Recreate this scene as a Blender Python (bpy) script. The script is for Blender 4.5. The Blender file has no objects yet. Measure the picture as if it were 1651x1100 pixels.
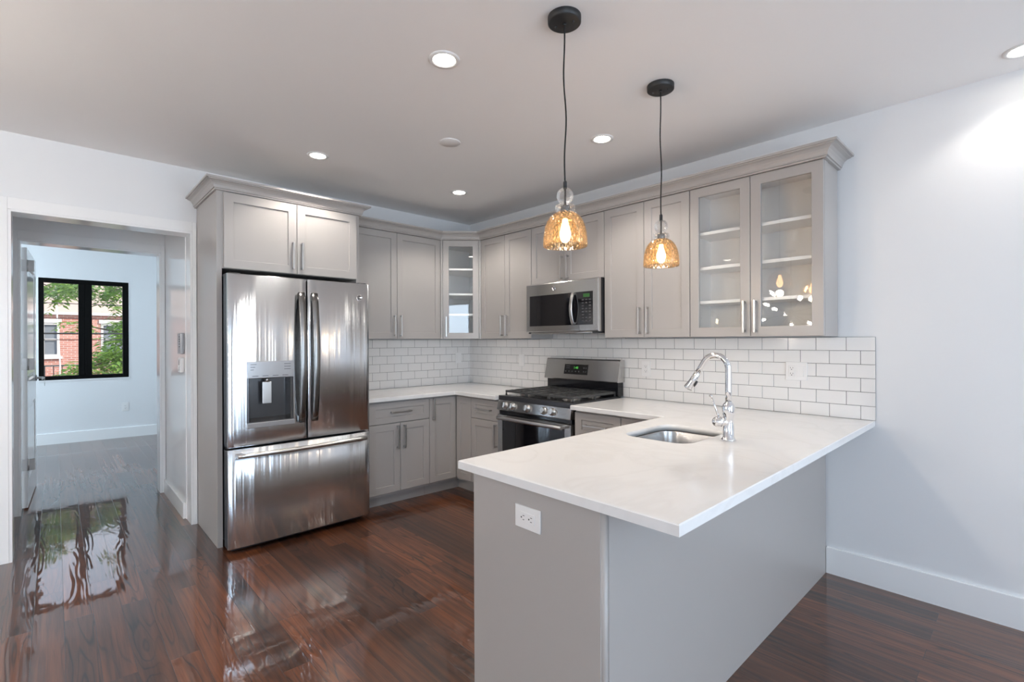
import bpy, bmesh, math, random
from mathutils import Vector, Matrix
from mathutils.geometry import tessellate_polygon
C = bpy.context.scene
COL = C.collection
PI = math.pi
R = math.radians

# ------------------------------------------------------------------ camera
F_PX, V0, YAW, PITCH, ROLL = 784.015, 550.33, 136.7812, -0.0432, -0.217
cam_d = bpy.data.cameras.new('camera')
cam = bpy.data.objects.new('camera', cam_d); COL.objects.link(cam)
cam_d.sensor_fit = 'HORIZONTAL'; cam_d.sensor_width = 36.0
cam_d.lens = F_PX / 1651 * 36.0
cam_d.shift_y = (V0 - 550) / 1651
cam_d.clip_start = 0.02; cam_d.clip_end = 300
_y, _p, _r = R(YAW), R(PITCH), R(ROLL)
fw = Vector((math.cos(_y)*math.cos(_p), math.sin(_y)*math.cos(_p), math.sin(_p)))
rt = Vector((math.sin(_y), -math.cos(_y), 0)); up = rt.cross(fw)
rt2 = math.cos(_r)*rt + math.sin(_r)*up; up2 = -math.sin(_r)*rt + math.cos(_r)*up
m = Matrix((rt2, up2, -fw)).transposed().to_4x4()
m.translation = Vector((4.1179, -3.2502, 1.3562))
cam.matrix_world = m
C.camera = cam

# ------------------------------------------------------------------ light and exposure
W_ = bpy.data.worlds.new('world'); C.world = W_; W_.use_nodes = True
nt = W_.node_tree; bg = nt.nodes['Background']
tc = nt.nodes.new('ShaderNodeTexCoord'); sx = nt.nodes.new('ShaderNodeSeparateXYZ')
rp = nt.nodes.new('ShaderNodeValToRGB')
nt.links.new(tc.outputs['Generated'], sx.inputs[0]); nt.links.new(sx.outputs['Z'], rp.inputs[0])
rp.color_ramp.elements[0].position = 0.0; rp.color_ramp.elements[0].color = (0.95, 0.93, 0.92, 1)
rp.color_ramp.elements[1].position = 0.6; rp.color_ramp.elements[1].color = (0.50, 0.68, 1.0, 1)
nt.links.new(rp.outputs[0], bg.inputs[0]); bg.inputs[1].default_value = 2.4

sun_d = bpy.data.lights.new('sun', 'SUN'); sun = bpy.data.objects.new('sun', sun_d); COL.objects.link(sun)
sun_d.energy = 6.5; sun_d.color = (1.0, 0.87, 0.74); sun_d.angle = R(1.0)
sun.rotation_euler = Vector((-0.62, -0.55, -0.66)).to_track_quat('-Z', 'Y').to_euler()

def daylight(name, loc, aim, sx_, sy_, power, color):      # skylight standing in a real window opening
    d = bpy.data.lights.new(name, 'AREA'); d.shape = 'RECTANGLE'; d.size = sx_; d.size_y = sy_
    d.energy = power; d.color = color
    o = bpy.data.objects.new(name, d); COL.objects.link(o)
    o.location = loc; o.rotation_euler = Vector(aim).to_track_quat('-Z', 'Y').to_euler()
    return o
SKYC = (0.62, 0.80, 1.0)
X1 = 6.6; YB = -7.5                      # far ends of the living side of the room
WIN_Y = [(-2.2, -1.0), (-5.0, -3.9), (-6.9, -5.8)]   # windows in the wall at x = X1
WIN_Z = (0.2, 2.38)
for (a, b) in WIN_Y:
    daylight('window_daylight', (X1 + 0.16, (a+b)/2, sum(WIN_Z)/2), (-1, 0, -0.0), b-a, WIN_Z[1]-WIN_Z[0], 78, SKYC)
daylight('window_daylight', (-2.7, -6.16, 1.5), (0, 1, 0), 1.6, 1.6, 165, (0.66, 0.85, 1.0))   # window of the far room

vs = C.view_settings
vs.view_transform = 'Standard'; vs.look = 'None'; vs.exposure = 0.0; vs.gamma = 1.0; vs.use_curve_mapping = False
C.cycles.use_denoising = True
C.cycles.max_bounces = 12; C.cycles.diffuse_bounces = 8; C.cycles.glossy_bounces = 5
C.cycles.transparent_max_bounces = 24; C.cycles.transmission_bounces = 8
C.cycles.caustics_reflective = False; C.cycles.caustics_refractive = False
C.cycles.sample_clamp_indirect = 6.0

H = 2.6                                   # ceiling
def zf(y): return 0.013 - 0.0149*y        # the old floor runs slightly uphill towards the doorway
# ------------------------------------------------------------------ materials
def new_mat(name):
    mt = bpy.data.materials.new(name); mt.use_nodes = True
    return mt, mt.node_tree, mt.node_tree.nodes['Principled BSDF']
def pm(name, col, rough=0.5, metal=0.0, coat=0.0, spec=0.5, bump=None, vary=None, aniso=0.0, emit=None, es=0.0):
    mt, t, b = new_mat(name)
    b.inputs['Base Color'].default_value = (*col, 1); b.inputs['Roughness'].default_value = rough
    b.inputs['Metallic'].default_value = metal; b.inputs['Coat Weight'].default_value = coat
    b.inputs['Coat Roughness'].default_value = 0.06; b.inputs['Specular IOR Level'].default_value = spec
    if emit: b.inputs['Emission Color'].default_value = (*emit, 1); b.inputs['Emission Strength'].default_value = es
    co = t.nodes.new('ShaderNodeTexCoord')
    if vary:                               # (scale, amount): slight wear / tone variation
        n = t.nodes.new('ShaderNodeTexNoise'); n.inputs['Scale'].default_value = vary[0]; n.inputs['Detail'].default_value = 4
        t.links.new(co.outputs['Object'], n.inputs['Vector'])
        mx = t.nodes.new('ShaderNodeMix'); mx.data_type = 'RGBA'
        mx.inputs['A'].default_value = (*[c*(1-vary[1]) for c in col], 1); mx.inputs['B'].default_value = (*[min(1, c*(1+vary[1])) for c in col], 1)
        t.links.new(n.outputs['Fac'], mx.inputs['Factor']); t.links.new(mx.outputs['Result'], b.inputs['Base Color'])
    if bump:                               # (scale vector, strength, distance)
        mp = t.nodes.new('ShaderNodeMapping'); mp.inputs['Scale'].default_value = bump[0]
        n = t.nodes.new('ShaderNodeTexNoise'); n.inputs['Scale'].default_value = 1.0; n.inputs['Detail'].default_value = 3
        bp = t.nodes.new('ShaderNodeBump'); bp.inputs['Strength'].default_value = bump[1]; bp.inputs['Distance'].default_value = bump[2]
        t.links.new(co.outputs['Object'], mp.inputs[0]); t.links.new(mp.outputs[0], n.inputs['Vector'])
        t.links.new(n.outputs['Fac'], bp.inputs['Height']); t.links.new(bp.outputs[0], b.inputs['Normal'])
    if aniso:
        b.inputs['Anisotropic'].default_value = aniso; b.inputs['Anisotropic Rotation'].default_value = 0.25
        tg = t.nodes.new('ShaderNodeTangent'); tg.direction_type = 'RADIAL'; tg.axis = 'Z'
        t.links.new(tg.outputs[0], b.inputs['Tangent'])
    return mt
def glass_mat(name, tint=(1, 1, 1), refl=1.0, seeds=None, body=0.0, rough=0.02, fk=1.0, both=False):
    mt, t, b = new_mat(name); t.nodes.remove(b); out = t.nodes['Material Output']
    tr = t.nodes.new('ShaderNodeBsdfTransparent'); tr.inputs[0].default_value = (*tint, 1)
    gl = t.nodes.new('ShaderNodeBsdfGlossy'); gl.inputs['Roughness'].default_value = rough; gl.inputs['Color'].default_value = (refl, refl, refl, 1)
    fr = t.nodes.new('ShaderNodeFresnel'); fr.inputs[0].default_value = 1.5
    mx = t.nodes.new('ShaderNodeMixShader')
    last = tr.outputs[0]
    if seeds:                              # little bubbles frozen in the glass
        co = t.nodes.new('ShaderNodeTexCoord'); mp = t.nodes.new('ShaderNodeMapping'); mp.inputs['Scale'].default_value = (1, 1, 0.55)
        v = t.nodes.new('ShaderNodeTexVoronoi'); v.inputs['Scale'].default_value = seeds[0]
        cr = t.nodes.new('ShaderNodeValToRGB')
        cr.color_ramp.elements[0].position = 0.10; cr.color_ramp.elements[0].color = (*seeds[1], 1)
        cr.color_ramp.elements[1].position = 0.34; cr.color_ramp.elements[1].color = (*tint, 1)
        t.links.new(co.outputs['Object'], mp.inputs[0]); t.links.new(mp.outputs[0], v.inputs['Vector'])
        t.links.new(v.outputs['Distance'], cr.inputs[0]); t.links.new(cr.outputs[0], tr.inputs[0])
        bp = t.nodes.new('ShaderNodeBump'); bp.inputs['Strength'].default_value = 0.6; bp.inputs['Distance'].default_value = 0.004
        t.links.new(v.outputs['Distance'], bp.inputs['Height']); t.links.new(bp.outputs[0], gl.inputs['Normal'])
        if body:
            tl = t.nodes.new('ShaderNodeBsdfTranslucent'); tl.inputs[0].default_value = (*seeds[2], 1)
            m2 = t.nodes.new('ShaderNodeMixShader'); m2.inputs[0].default_value = body
            t.links.new(tr.outputs[0], m2.inputs[1]); t.links.new(tl.outputs[0], m2.inputs[2]); last = m2.outputs[0]
    fm_ = t.nodes.new('ShaderNodeMath'); fm_.operation = 'MULTIPLY'; fm_.inputs[1].default_value = fk; t.links.new(fr.outputs[0], fm_.inputs[0])
    gm = t.nodes.new('ShaderNodeNewGeometry'); sb = t.nodes.new('ShaderNodeMath'); sb.operation = 'SUBTRACT'; sb.inputs[0].default_value = 1.0; sb.inputs[1].default_value = 0.0
    if not both: t.links.new(gm.outputs['Backfacing'], sb.inputs[1])
    f2 = t.nodes.new('ShaderNodeMath'); f2.operation = 'MULTIPLY'; f2.use_clamp = True; t.links.new(fm_.outputs[0], f2.inputs[0]); t.links.new(sb.outputs[0], f2.inputs[1])   # no false total reflection on the way out
    t.links.new(f2.outputs[0], mx.inputs[0]); t.links.new(last, mx.inputs[1]); t.links.new(gl.outputs[0], mx.inputs[2])
    t.links.new(mx.outputs[0], out.inputs[0])
    return mt
def floor_mat():
    mt, t, b = new_mat('stained_oak'); N = t.nodes.new; L = t.links.new
    def math_(op, x, y=None, z=None):
        n = N('ShaderNodeMath'); n.operation = op
        for i, q in enumerate((x, y, z)):
            if q is None: continue
            if isinstance(q, (int, float)): n.inputs[i].default_value = q
            else: L(q, n.inputs[i])
        return n.outputs[0]
    co = N('ShaderNodeTexCoord')
    br = N('ShaderNodeTexBrick'); br.offset = 0.37; br.offset_frequency = 2
    br.inputs['Color1'].default_value = (0, 0, 0, 1); br.inputs['Color2'].default_value = (1, 1, 1, 1); br.inputs['Mortar'].default_value = (0.5, 0.5, 0.5, 1)
    br.inputs['Scale'].default_value = 1.0; br.inputs['Brick Width'].default_value = 1.05; br.inputs['Row Height'].default_value = 0.104
    br.inputs['Mortar Size'].default_value = 0.0010; br.inputs['Mortar Smooth'].default_value = 0.3; br.inputs['Bias'].default_value = 0.0
    L(co.outputs['Object'], br.inputs['Vector'])
    off = N('ShaderNodeVectorMath'); off.operation = 'MULTIPLY_ADD'; off.inputs[1].default_value = (9.0, 5.0, 3.0)   # every board has its own grain
    L(br.outputs['Color'], off.inputs[0]); L(co.outputs['Object'], off.inputs[2])
    def noise(scale, detail, src=off.outputs[0], dist=0.0):
        mp = N('ShaderNodeMapping'); mp.inputs['Scale'].default_value = scale; L(src, mp.inputs[0])
        n = N('ShaderNodeTexNoise'); n.inputs['Scale'].default_value = 1.0; n.inputs['Detail'].default_value = detail; n.inputs['Distortion'].default_value = dist
        L(mp.outputs[0], n.inputs['Vector']); return n.outputs['Fac']
    con = math_('PINGPONG', math_('MULTIPLY', noise((1.3, 11.0, 1.0), 1.2), 10.0), 0.5)          # cathedral contours
    ln = N('ShaderNodeMapRange'); ln.interpolation_type = 'SMOOTHSTEP'; ln.inputs['From Min'].default_value = 0.0; ln.inputs['From Max'].default_value = 0.17
    L(con, ln.inputs['Value'])
    pores = noise((7.0, 260.0, 1.0), 3); streak = noise((1.6, 42.0, 1.0), 3, dist=0.3); patch = noise((1.2, 6.0, 1.0), 1)
    msk = N('ShaderNodeMapRange'); msk.inputs['From Min'].default_value = 0.42; msk.inputs['From Max'].default_value = 0.62; L(patch, msk.inputs['Value'])
    dark = math_('MULTIPLY', math_('SUBTRACT', 1.0, ln.outputs[0]), msk.outputs[0])              # 1 on dark growth lines
    g = math_('ADD', math_('MULTIPLY', streak, 0.75), math_('MULTIPLY', pores, 0.25))
    g = math_('SUBTRACT', g, math_('MULTIPLY', dark, 0.24))
    cr = N('ShaderNodeValToRGB'); e = cr.color_ramp.elements
    e[0].position = 0.22; e[0].color = (0.016, 0.0060, 0.0034, 1); e[1].position = 0.68; e[1].color = (0.150, 0.052, 0.0190, 1)
    q = e.new(0.46); q.color = (0.078, 0.0265, 0.0105, 1)
    L(g, cr.inputs[0])
    tr_ = N('ShaderNodeValToRGB'); k = tr_.color_ramp.elements; k[0].color = (0.46, 0.44, 0.44, 1); k[1].color = (1.35, 1.25, 1.12, 1); L(br.outputs['Color'], tr_.inputs[0])
    tn = N('ShaderNodeMix'); tn.data_type = 'RGBA'; tn.blend_type = 'MULTIPLY'; tn.inputs['Factor'].default_value = 1.0
    L(cr.outputs[0], tn.inputs['A']); L(tr_.outputs[0], tn.inputs['B'])
    mo = N('ShaderNodeMix'); mo.data_type = 'RGBA'; mo.inputs['B'].default_value = (0.012, 0.006, 0.004, 1)
    L(br.outputs['Fac'], mo.inputs['Factor']); L(tn.outputs['Result'], mo.inputs['A']); L(mo.outputs['Result'], b.inputs['Base Color'])
    b.inputs['Roughness'].default_value = 0.45; b.inputs['Specular IOR Level'].default_value = 0.3
    b.inputs['Coat Weight'].default_value = 1.0; b.inputs['Coat Roughness'].default_value = 0.03; b.inputs['Coat IOR'].default_value = 1.55
    hs = math_('SUBTRACT', math_('MULTIPLY', con, 0.5), math_('MULTIPLY', br.outputs['Fac'], 0.7))
    b1 = N('ShaderNodeBump'); b1.inputs['Strength'].default_value = 0.30; b1.inputs['Distance'].default_value = 0.0019; L(hs, b1.inputs['Height'])
    b2 = N('ShaderNodeBump'); b2.inputs['Strength'].default_value = 0.30; b2.inputs['Distance'].default_value = 0.0022; L(noise((2.2, 5.0, 1.0), 1), b2.inputs['Height']); L(b1.outputs[0], b2.inputs['Normal'])
    L(b2.outputs[0], b.inputs['Coat Normal'])
    return mt
def steel_mat(name, col, rough, grain=(3, 3, 900), strength=0.05):
    mt = pm(name, col, rough, 1.0, aniso=0.85, bump=(grain, strength, 0.001 if grain[2] > 1 else 0.012))
    return mt
def quartz_mat():
    mt, t, b = new_mat('white_quartz'); N = t.nodes.new; L = t.links.new
    co = N('ShaderNodeTexCoord'); n = N('ShaderNodeTexNoise'); n.inputs['Scale'].default_value = 2.3; n.inputs['Detail'].default_value = 8; n.inputs['Distortion'].default_value = 1.8
    cr = N('ShaderNodeValToRGB'); e = cr.color_ramp.elements
    e[0].position = 0.44; e[0].color = (0.765, 0.76, 0.755, 1); e[1].position = 0.56; e[1].color = (0.765, 0.76, 0.755, 1); q = e.new(0.5); q.color = (0.735, 0.727, 0.72, 1)
    L(co.outputs['Object'], n.inputs['Vector']); L(n.outputs['Fac'], cr.inputs[0]); L(cr.outputs[0], b.inputs['Base Color'])
    b.inputs['Roughness'].default_value = 0.16
    return mt
def brick_mat():
    mt, t, b = new_mat('red_brick'); N = t.nodes.new; L = t.links.new
    co = N('ShaderNodeTexCoord'); mp = N('ShaderNodeMapping'); mp.inputs['Rotation'].default_value = (R(90), 0, R(90))
    sp = N('ShaderNodeSeparateXYZ'); cb = N('ShaderNodeCombineXYZ'); L(co.outputs['Object'], sp.inputs[0]); L(sp.outputs['Y'], cb.inputs['X']); L(sp.outputs['Z'], cb.inputs['Y'])
    br = N('ShaderNodeTexBrick'); br.inputs['Scale'].default_value = 1; br.inputs['Brick Width'].default_value = 0.21; br.inputs['Row Height'].default_value = 0.07; br.inputs['Mortar Size'].default_value = 0.008
    br.inputs['Color1'].default_value = (0.33, 0.12, 0.085, 1); br.inputs['Color2'].default_value = (0.45, 0.20, 0.15, 1); br.inputs['Mortar'].default_value = (0.45, 0.40, 0.36, 1)
    L(cb.outputs[0], br.inputs['Vector']); L(br.outputs['Color'], b.inputs['Base Color']); b.inputs['Roughness'].default_value = 0.9
    return mt
def leaf_mat(name, c):
    mt, t, b = new_mat(name); N = t.nodes.new; L = t.links.new; out = t.nodes['Material Output']
    n = N('ShaderNodeTexNoise'); n.inputs['Scale'].default_value = 6; co = N('ShaderNodeTexCoord'); L(co.outputs['Object'], n.inputs['Vector'])
    cr = N('ShaderNodeValToRGB'); cr.color_ramp.elements[0].position = 0.3; cr.color_ramp.elements[1].position = 0.7
    cr.color_ramp.elements[0].color = (c[0]*0.45, c[1]*0.6, c[2]*0.5, 1); cr.color_ramp.elements[1].color = (c[0]*1.3, c[1]*1.2, c[2], 1)
    L(n.outputs['Fac'], cr.inputs[0]); L(cr.outputs[0], b.inputs['Base Color']); b.inputs['Roughness'].default_value = 0.5
    tl = N('ShaderNodeBsdfTranslucent'); L(cr.outputs[0], tl.inputs[0]); mx = N('ShaderNodeMixShader'); mx.inputs[0].default_value = 0.4
    L(b.outputs[0], mx.inputs[1]); L(tl.outputs[0], mx.inputs[2]); L(mx.outputs[0], out.inputs[0])
    return mt
def emit_mat(name, col, s, base=0.8):
    mt, t, b = new_mat(name)
    b.inputs['Base Color'].default_value = (base, base, base, 1); b.inputs['Emission Color'].default_value = (*col, 1); b.inputs['Emission Strength'].default_value = s
    return mt

M = dict(
    wall=pm('wall_paint', (0.74, 0.745, 0.755), 0.55, vary=(1.5, 0.01)),
    ceil=pm('ceiling_paint', (0.88, 0.87, 0.865), 0.7, vary=(1.2, 0.01)),
    trim=pm('gloss_trim_paint', (0.84, 0.84, 0.84), 0.16, vary=(2, 0.01)),
    doorp=pm('gloss_door_paint', (0.80, 0.80, 0.80), 0.12),
    cab=pm('grey_cabinet_paint', (0.39, 0.368, 0.352), 0.33, vary=(3, 0.015)),
    cabin=pm('cabinet_interior', (0.80, 0.79, 0.78), 0.4, vary=(3, 0.015)),
    shelf=pm('shelf_paint', (0.88, 0.87, 0.86), 0.3),
    floor=floor_mat(), quartz=quartz_mat(),
    tile=pm('white_tile', (0.78, 0.765, 0.75), 0.12, bump=((6, 6, 6), 0.06, 0.004)),
    grout=pm('grey_grout', (0.085, 0.082, 0.08), 0.9),
    steel=steel_mat('brushed_steel', (0.56, 0.55, 0.54), 0.26),
    fsteel=steel_mat('fridge_steel', (0.71, 0.735, 0.765), 0.20, (9, 1, 0.18), 0.6),
    handle=pm('satin_nickel', (0.55, 0.54, 0.53), 0.3, 1.0),
    chrome=pm('chrome', (0.82, 0.82, 0.83), 0.06, 1.0),
    hsteel=pm('handle_steel', (0.24, 0.235, 0.23), 0.22, 1.0),
    dark=pm('dark_plastic', (0.022, 0.022, 0.025), 0.4),
    black=pm('black_enamel', (0.008, 0.008, 0.010), 0.12),
    bglass=pm('black_glass', (0.006, 0.006, 0.008), 0.05, coat=0.5),
    iron=pm('cast_iron', (0.05, 0.05, 0.05), 0.33, bump=((300, 300, 300), 0.2, 0.001)),
    greyp=pm('grey_plastic', (0.10, 0.103, 0.11), 0.22, 0.6),
    panel=pm('silver_panel', (0.42, 0.43, 0.45), 0.2, 0.5),
    houseglass=pm('house_window_glass', (0.16, 0.18, 0.20), 0.15),
    dgrey=pm('charcoal_steel', (0.07, 0.07, 0.078), 0.3, 0.8),
    white=pm('white_plastic', (0.78, 0.77, 0.76), 0.3),
    slot=pm('slot_dark', (0.03, 0.03, 0.03), 0.6),
    bronze=pm('black_bronze', (0.012, 0.012, 0.013), 0.45),
    cloth=pm('cord_fabric', (0.012, 0.012, 0.012), 0.8),
    amber=glass_mat('amber_seeded_glass', (0.84, 0.70, 0.54), 1.0, (95, (1.0, 0.97, 0.92), (0.95, 0.72, 0.45)), 0.035, fk=0.7, both=True),
    clear=glass_mat('clear_seeded_glass', (0.93, 0.93, 0.93), 1.0, (160, (0.99, 0.99, 0.99), (0.95, 0.95, 0.95)), 0.14, fk=0.55, both=True),
    pane=glass_mat('window_glass', (0.985, 0.99, 0.988), fk=1.7),
    bulb=emit_mat('bulb_glow', (1.0, 0.80, 0.52), 22.0),
    lens=emit_mat('downlight_glow', (1.0, 0.93, 0.82), 25.0),
    bulbc=emit_mat('bare_bulb_glow', (1.0, 0.90, 0.78), 235.0),
    green=emit_mat('green_digits', (0.15, 0.8, 0.12), 0.7, 0.02),
    greend=emit_mat('green_display', (0.05, 0.30, 0.04), 0.35, 0.01),
    legend=pm('button_legend', (0.075, 0.075, 0.08), 0.4),
    wframe=pm('black_window_frame', (0.003, 0.003, 0.003), 0.6, spec=0.1),
    brick=brick_mat(),
    siding=pm('pale_siding', (0.50, 0.40, 0.35), 0.8, bump=((0.1, 0.1, 7), 0.4, 0.02)),
    stone=pm('pale_stone', (0.50, 0.49, 0.47), 0.8, vary=(4, 0.06)),
    bark=pm('bark', (0.10, 0.07, 0.05), 0.9, bump=((20, 20, 4), 0.6, 0.02)),
    leaf=leaf_mat('tree_leaf', (0.22, 0.36, 0.07)),
    ground=pm('pavement', (0.32, 0.31, 0.30), 0.9, vary=(1.5, 0.12)),
    wire=pm('cable_rubber', (0.01, 0.01, 0.01), 0.6),
    whitecable=pm('pale_cable', (0.75, 0.74, 0.72), 0.6),
    intercom=pm('intercom_grey', (0.33, 0.33, 0.34), 0.35, 0.3),
    steelbowl=pm('sink_steel', (0.52, 0.51, 0.50), 0.27, 1.0, bump=((400, 4, 4), 0.04, 0.001)),
)

# ------------------------------------------------------------------ mesh helpers
class MB:
    """Collects shapes into ONE mesh object."""
    def __init__(self): self.bm = bmesh.new()
    def face(self, vs, smooth=False):
        try: f = self.bm.faces.new(vs); f.smooth = smooth; return f
        except ValueError: return None
    def v(self, p): return self.bm.verts.new(p)
    def box(self, x0, x1, y0, y1, z0, z1, bev=0.0, seg=2):
        vs = [self.v((x, y, z)) for x in (x0, x1) for y in (y0, y1) for z in (z0, z1)]
        fs = [self.face([vs[i] for i in q]) for q in ((0,1,3,2), (4,6,7,5), (0,4,5,1), (2,3,7,6), (0,2,6,4), (1,5,7,3))]
        if bev:
            es = list({e for f in fs for e in f.edges})
            bmesh.ops.bevel(self.bm, geom=es, offset=bev, segments=seg, profile=0.5, affect='EDGES')
        return self
    def loft(self, loops, cap0=True, cap1=True, smooth=False, closed=True):
        rows = [[self.v(p) for p in lp] for lp in loops]
        n = len(rows[0])
        for a, b in zip(rows, rows[1:]):
            for i in range(n if closed else n-1):
                j = (i+1) % n; self.face([a[i], a[j], b[j], b[i]], smooth)
        if cap0: self.face(list(reversed(rows[0])))
        if cap1: self.face(rows[-1])
        return self
    def cyl(self, p0, p1, r0, r1=None, n=20, cap=True, smooth=True):
        p0, p1 = Vector(p0), Vector(p1); r1 = r0 if r1 is None else r1
        d = (p1-p0).normalized(); a = d.orthogonal().normalized(); b = d.cross(a)
        ring = lambda c, r: [c + a*(r*math.cos(2*PI*i/n)) + b*(r*math.sin(2*PI*i/n)) for i in range(n)]
        return self.loft([ring(p0, r0), ring(p1, r1)], cap, cap, smooth)
    def tube(self, pts, r, n=12, cap=True, flat=None):
        """sweep a circle (or flat=(half width, half height, up)) along points"""
        pts = [Vector(p) for p in pts]; loops = []
        rr = r if isinstance(r, (list, tuple)) else [r]*len(pts)
        ref = None
        for i, p in enumerate(pts):
            d = (pts[min(i+1, len(pts)-1)] - pts[max(i-1, 0)]).normalized()
            if flat: 
                b = Vector(flat[2]); a = d.cross(b).normalized(); b = a.cross(d)
                w, h = flat[0], flat[1]; c = min(w, h)*0.5
                q = [(w-c,-h),(w,-h+c),(w,h-c),(w-c,h),(-w+c,h),(-w,h-c),(-w,-h+c),(-w+c,-h)]
                loops.append([p + a*u + b*v for u, v in q])
            else:
                if ref is None: ref = d.orthogonal().normalized()
                a = (ref - d*ref.dot(d)).normalized(); ref = a; b = d.cross(a)
                loops.append([p + a*(rr[i]*math.cos(2*PI*k/n)) + b*(rr[i]*math.sin(2*PI*k/n)) for k in range(n)])
        return self.loft(loops, cap, cap, True)
    def lathe(self, prof, c=(0, 0, 0), n=40, axis='z', smooth=True, closed=False):
        """prof: list of (radius, height)"""
        c = Vector(c); loops = []
        for r, h in prof:
            r = max(r, 1e-5); lp = []
            for i in range(n):
                t = 2*PI*i/n; u, w = r*math.cos(t), r*math.sin(t)
                lp.append(c + (Vector((u, w, h)) if axis == 'z' else Vector((u, h, w)) if axis == 'y' else Vector((h, u, w))))
            loops.append(lp)
        if closed: loops.append(loops[0])
        return self.loft(loops, False, False, smooth)
    def prism(self, poly, z0, z1):
        a = [self.v((x, y, z0)) for x, y in poly]; b = [self.v((x, y, z1)) for x, y in poly]
        n = len(poly)
        for i in range(n): self.face([a[i], a[(i+1) % n], b[(i+1) % n], b[i]])
        self.face(list(reversed(a))); self.face(b)
        return self
    def prism_x(self, poly, x0, x1):         # poly in (y, z)
        a = [self.v((x0, y, z)) for y, z in poly]; b = [self.v((x1, y, z)) for y, z in poly]; n = len(poly)
        for i in range(n): self.face([a[i], b[i], b[(i+1) % n], a[(i+1) % n]])
        self.face(a); self.face(list(reversed(b)))
        return self
    def sphere(self, c, r, n=20, sz=1.0):
        k = n//2
        return self.lathe([(r*math.sin(PI*i/k), -r*sz*math.cos(PI*i/k)) for i in range(k+1)], c, n)
    def rects(self, x0, x1, z0, z1, seq, cap=True):
        """concentric rectangular loops in the x-z plane: seq of (inset, y)"""
        lp = [[(x0+i, y, z0+i), (x1-i, y, z0+i), (x1-i, y, z1-i), (x0+i, y, z1-i)] for i, y in seq]
        return self.loft(lp, True, cap)
    def sweep(self, path, prof, cap=True, smooth=False):
        """prof (outward, z) along a plan path; outward = right of travel, mitred"""
        path = [Vector((x, y)) for x, y in path]; loops = []
        nr = lambda a, b: Vector(((b-a).y, -(b-a).x)).normalized()
        for i, p in enumerate(path):
            n0 = nr(path[i-1], p) if i else None; n1 = nr(p, path[i+1]) if i < len(path)-1 else None
            if n0 is None: o = n1
            elif n1 is None: o = n0
            else: o = (n0+n1) / (1 + n0.dot(n1))
            loops.append([(p.x+o.x*d, p.y+o.y*d, z) for d, z in prof])
        return self.loft(loops, cap, cap, smooth)
    def plate(self, outer, holes, z0, z1, bev=0.0):
        """slab with holes; bev chamfers the upper outer edge. outer is counter-clockwise"""
        def off(poly, d):
            P = [Vector(p) for p in poly]; n = len(P); r = []
            for i in range(n):
                e0 = (P[i]-P[i-1]).normalized(); e1 = (P[(i+1) % n]-P[i]).normalized()
                n0 = Vector((-e0.y, e0.x)); n1 = Vector((-e1.y, e1.x)); o = (n0+n1)/(1+n0.dot(n1)); r.append(P[i]+o*d)
            return [tuple(q) for q in r]
        inn = off(outer, bev) if bev else outer
        polys = [inn] + holes
        flat = [p for q in polys for p in q]
        tris = tessellate_polygon([[Vector((x, y, 0)) for x, y in q] for q in polys])
        top = [self.v((x, y, z1)) for x, y in flat]
        bot_src = [outer] + holes; flatb = [p for q in bot_src for p in q]
        bot = [self.v((x, y, z0)) for x, y in flatb]
        for t in tris:
            self.face([top[i] for i in t]); self.face([bot[i] for i in reversed(t)])
        n = len(outer); mid = [self.v((x, y, z1-bev)) for x, y in outer] if bev else top[:n]
        for i in range(n):
            j = (i+1) % n; self.face([bot[i], bot[j], mid[j], mid[i]])
            if bev: self.face([mid[i], mid[j], top[j], top[i]])
        k = n
        for h in holes:
            m_ = len(h)
            for i in range(m_):
                j = (i+1) % m_; self.face([bot[k+j], bot[k+i], top[k+i], top[k+j]], True)
            k += m_
        return self
    def build(self, name, mat, parent=None, fix=True):
        if fix: bmesh.ops.recalc_face_normals(self.bm, faces=self.bm.faces)
        me = bpy.data.meshes.new(name); self.bm.to_mesh(me); self.bm.free()
        me.materials.append(M[mat] if isinstance(mat, str) else mat)
        o = bpy.data.objects.new(name, me); COL.objects.link(o)
        if parent: o.parent = parent
        return o
def tag(o, label, cat, group=None):
    o['label'] = label; o['category'] = cat
    if group: o['group'] = group
    return o
def thing(name, label, cat, loc=(0, 0, 0), rz=0.0, group=None):
    o = bpy.data.objects.new(name, None); COL.objects.link(o); o.empty_display_size = 0.05
    o.location = loc; o.rotation_euler = (0, 0, rz)
    return tag(o, label, cat, group)
def struct(mb, name, mat):
    o = mb.build(name, mat); o['kind'] = 'structure'; return o
def copy_tree(o, parent=None):
    c = o.copy(); COL.objects.link(c); c.parent = parent
    for ch in [q for q in COL.objects if q.parent == o]: copy_tree(ch, c)
    return c
def rrect(x0, x1, y0, y1, r, n=8):        # rounded rectangle, counter-clockwise
    p = []
    for cx, cy, a in ((x1-r, y1-r, 0), (x0+r, y1-r, 90), (x0+r, y0+r, 180), (x1-r, y0+r, 270)):
        for i in range(n+1):
            t = R(a + 90*i/n); p.append((cx+r*math.cos(t), cy+r*math.sin(t)))
    return p
def text_obj(s, name, mat, size, parent, mtx):
    cu = bpy.data.curves.new(name, 'FONT'); cu.body = s; cu.size = size; cu.align_x = 'CENTER'; cu.align_y = 'CENTER'; cu.extrude = 0.0004
    tmp = bpy.data.objects.new(name, cu); COL.objects.link(tmp)
    me = bpy.data.meshes.new_from_object(tmp.evaluated_get(bpy.context.evaluated_depsgraph_get())); bpy.data.objects.remove(tmp)
    me.name = name; me.materials.clear(); me.materials.append(M[mat])
    o = bpy.data.objects.new(name, me); COL.objects.link(o); o.parent = parent; o.matrix_local = mtx
    return o
FRONT = Matrix.Rotation(R(90), 4, 'X')    # text standing up, facing local -y
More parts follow.
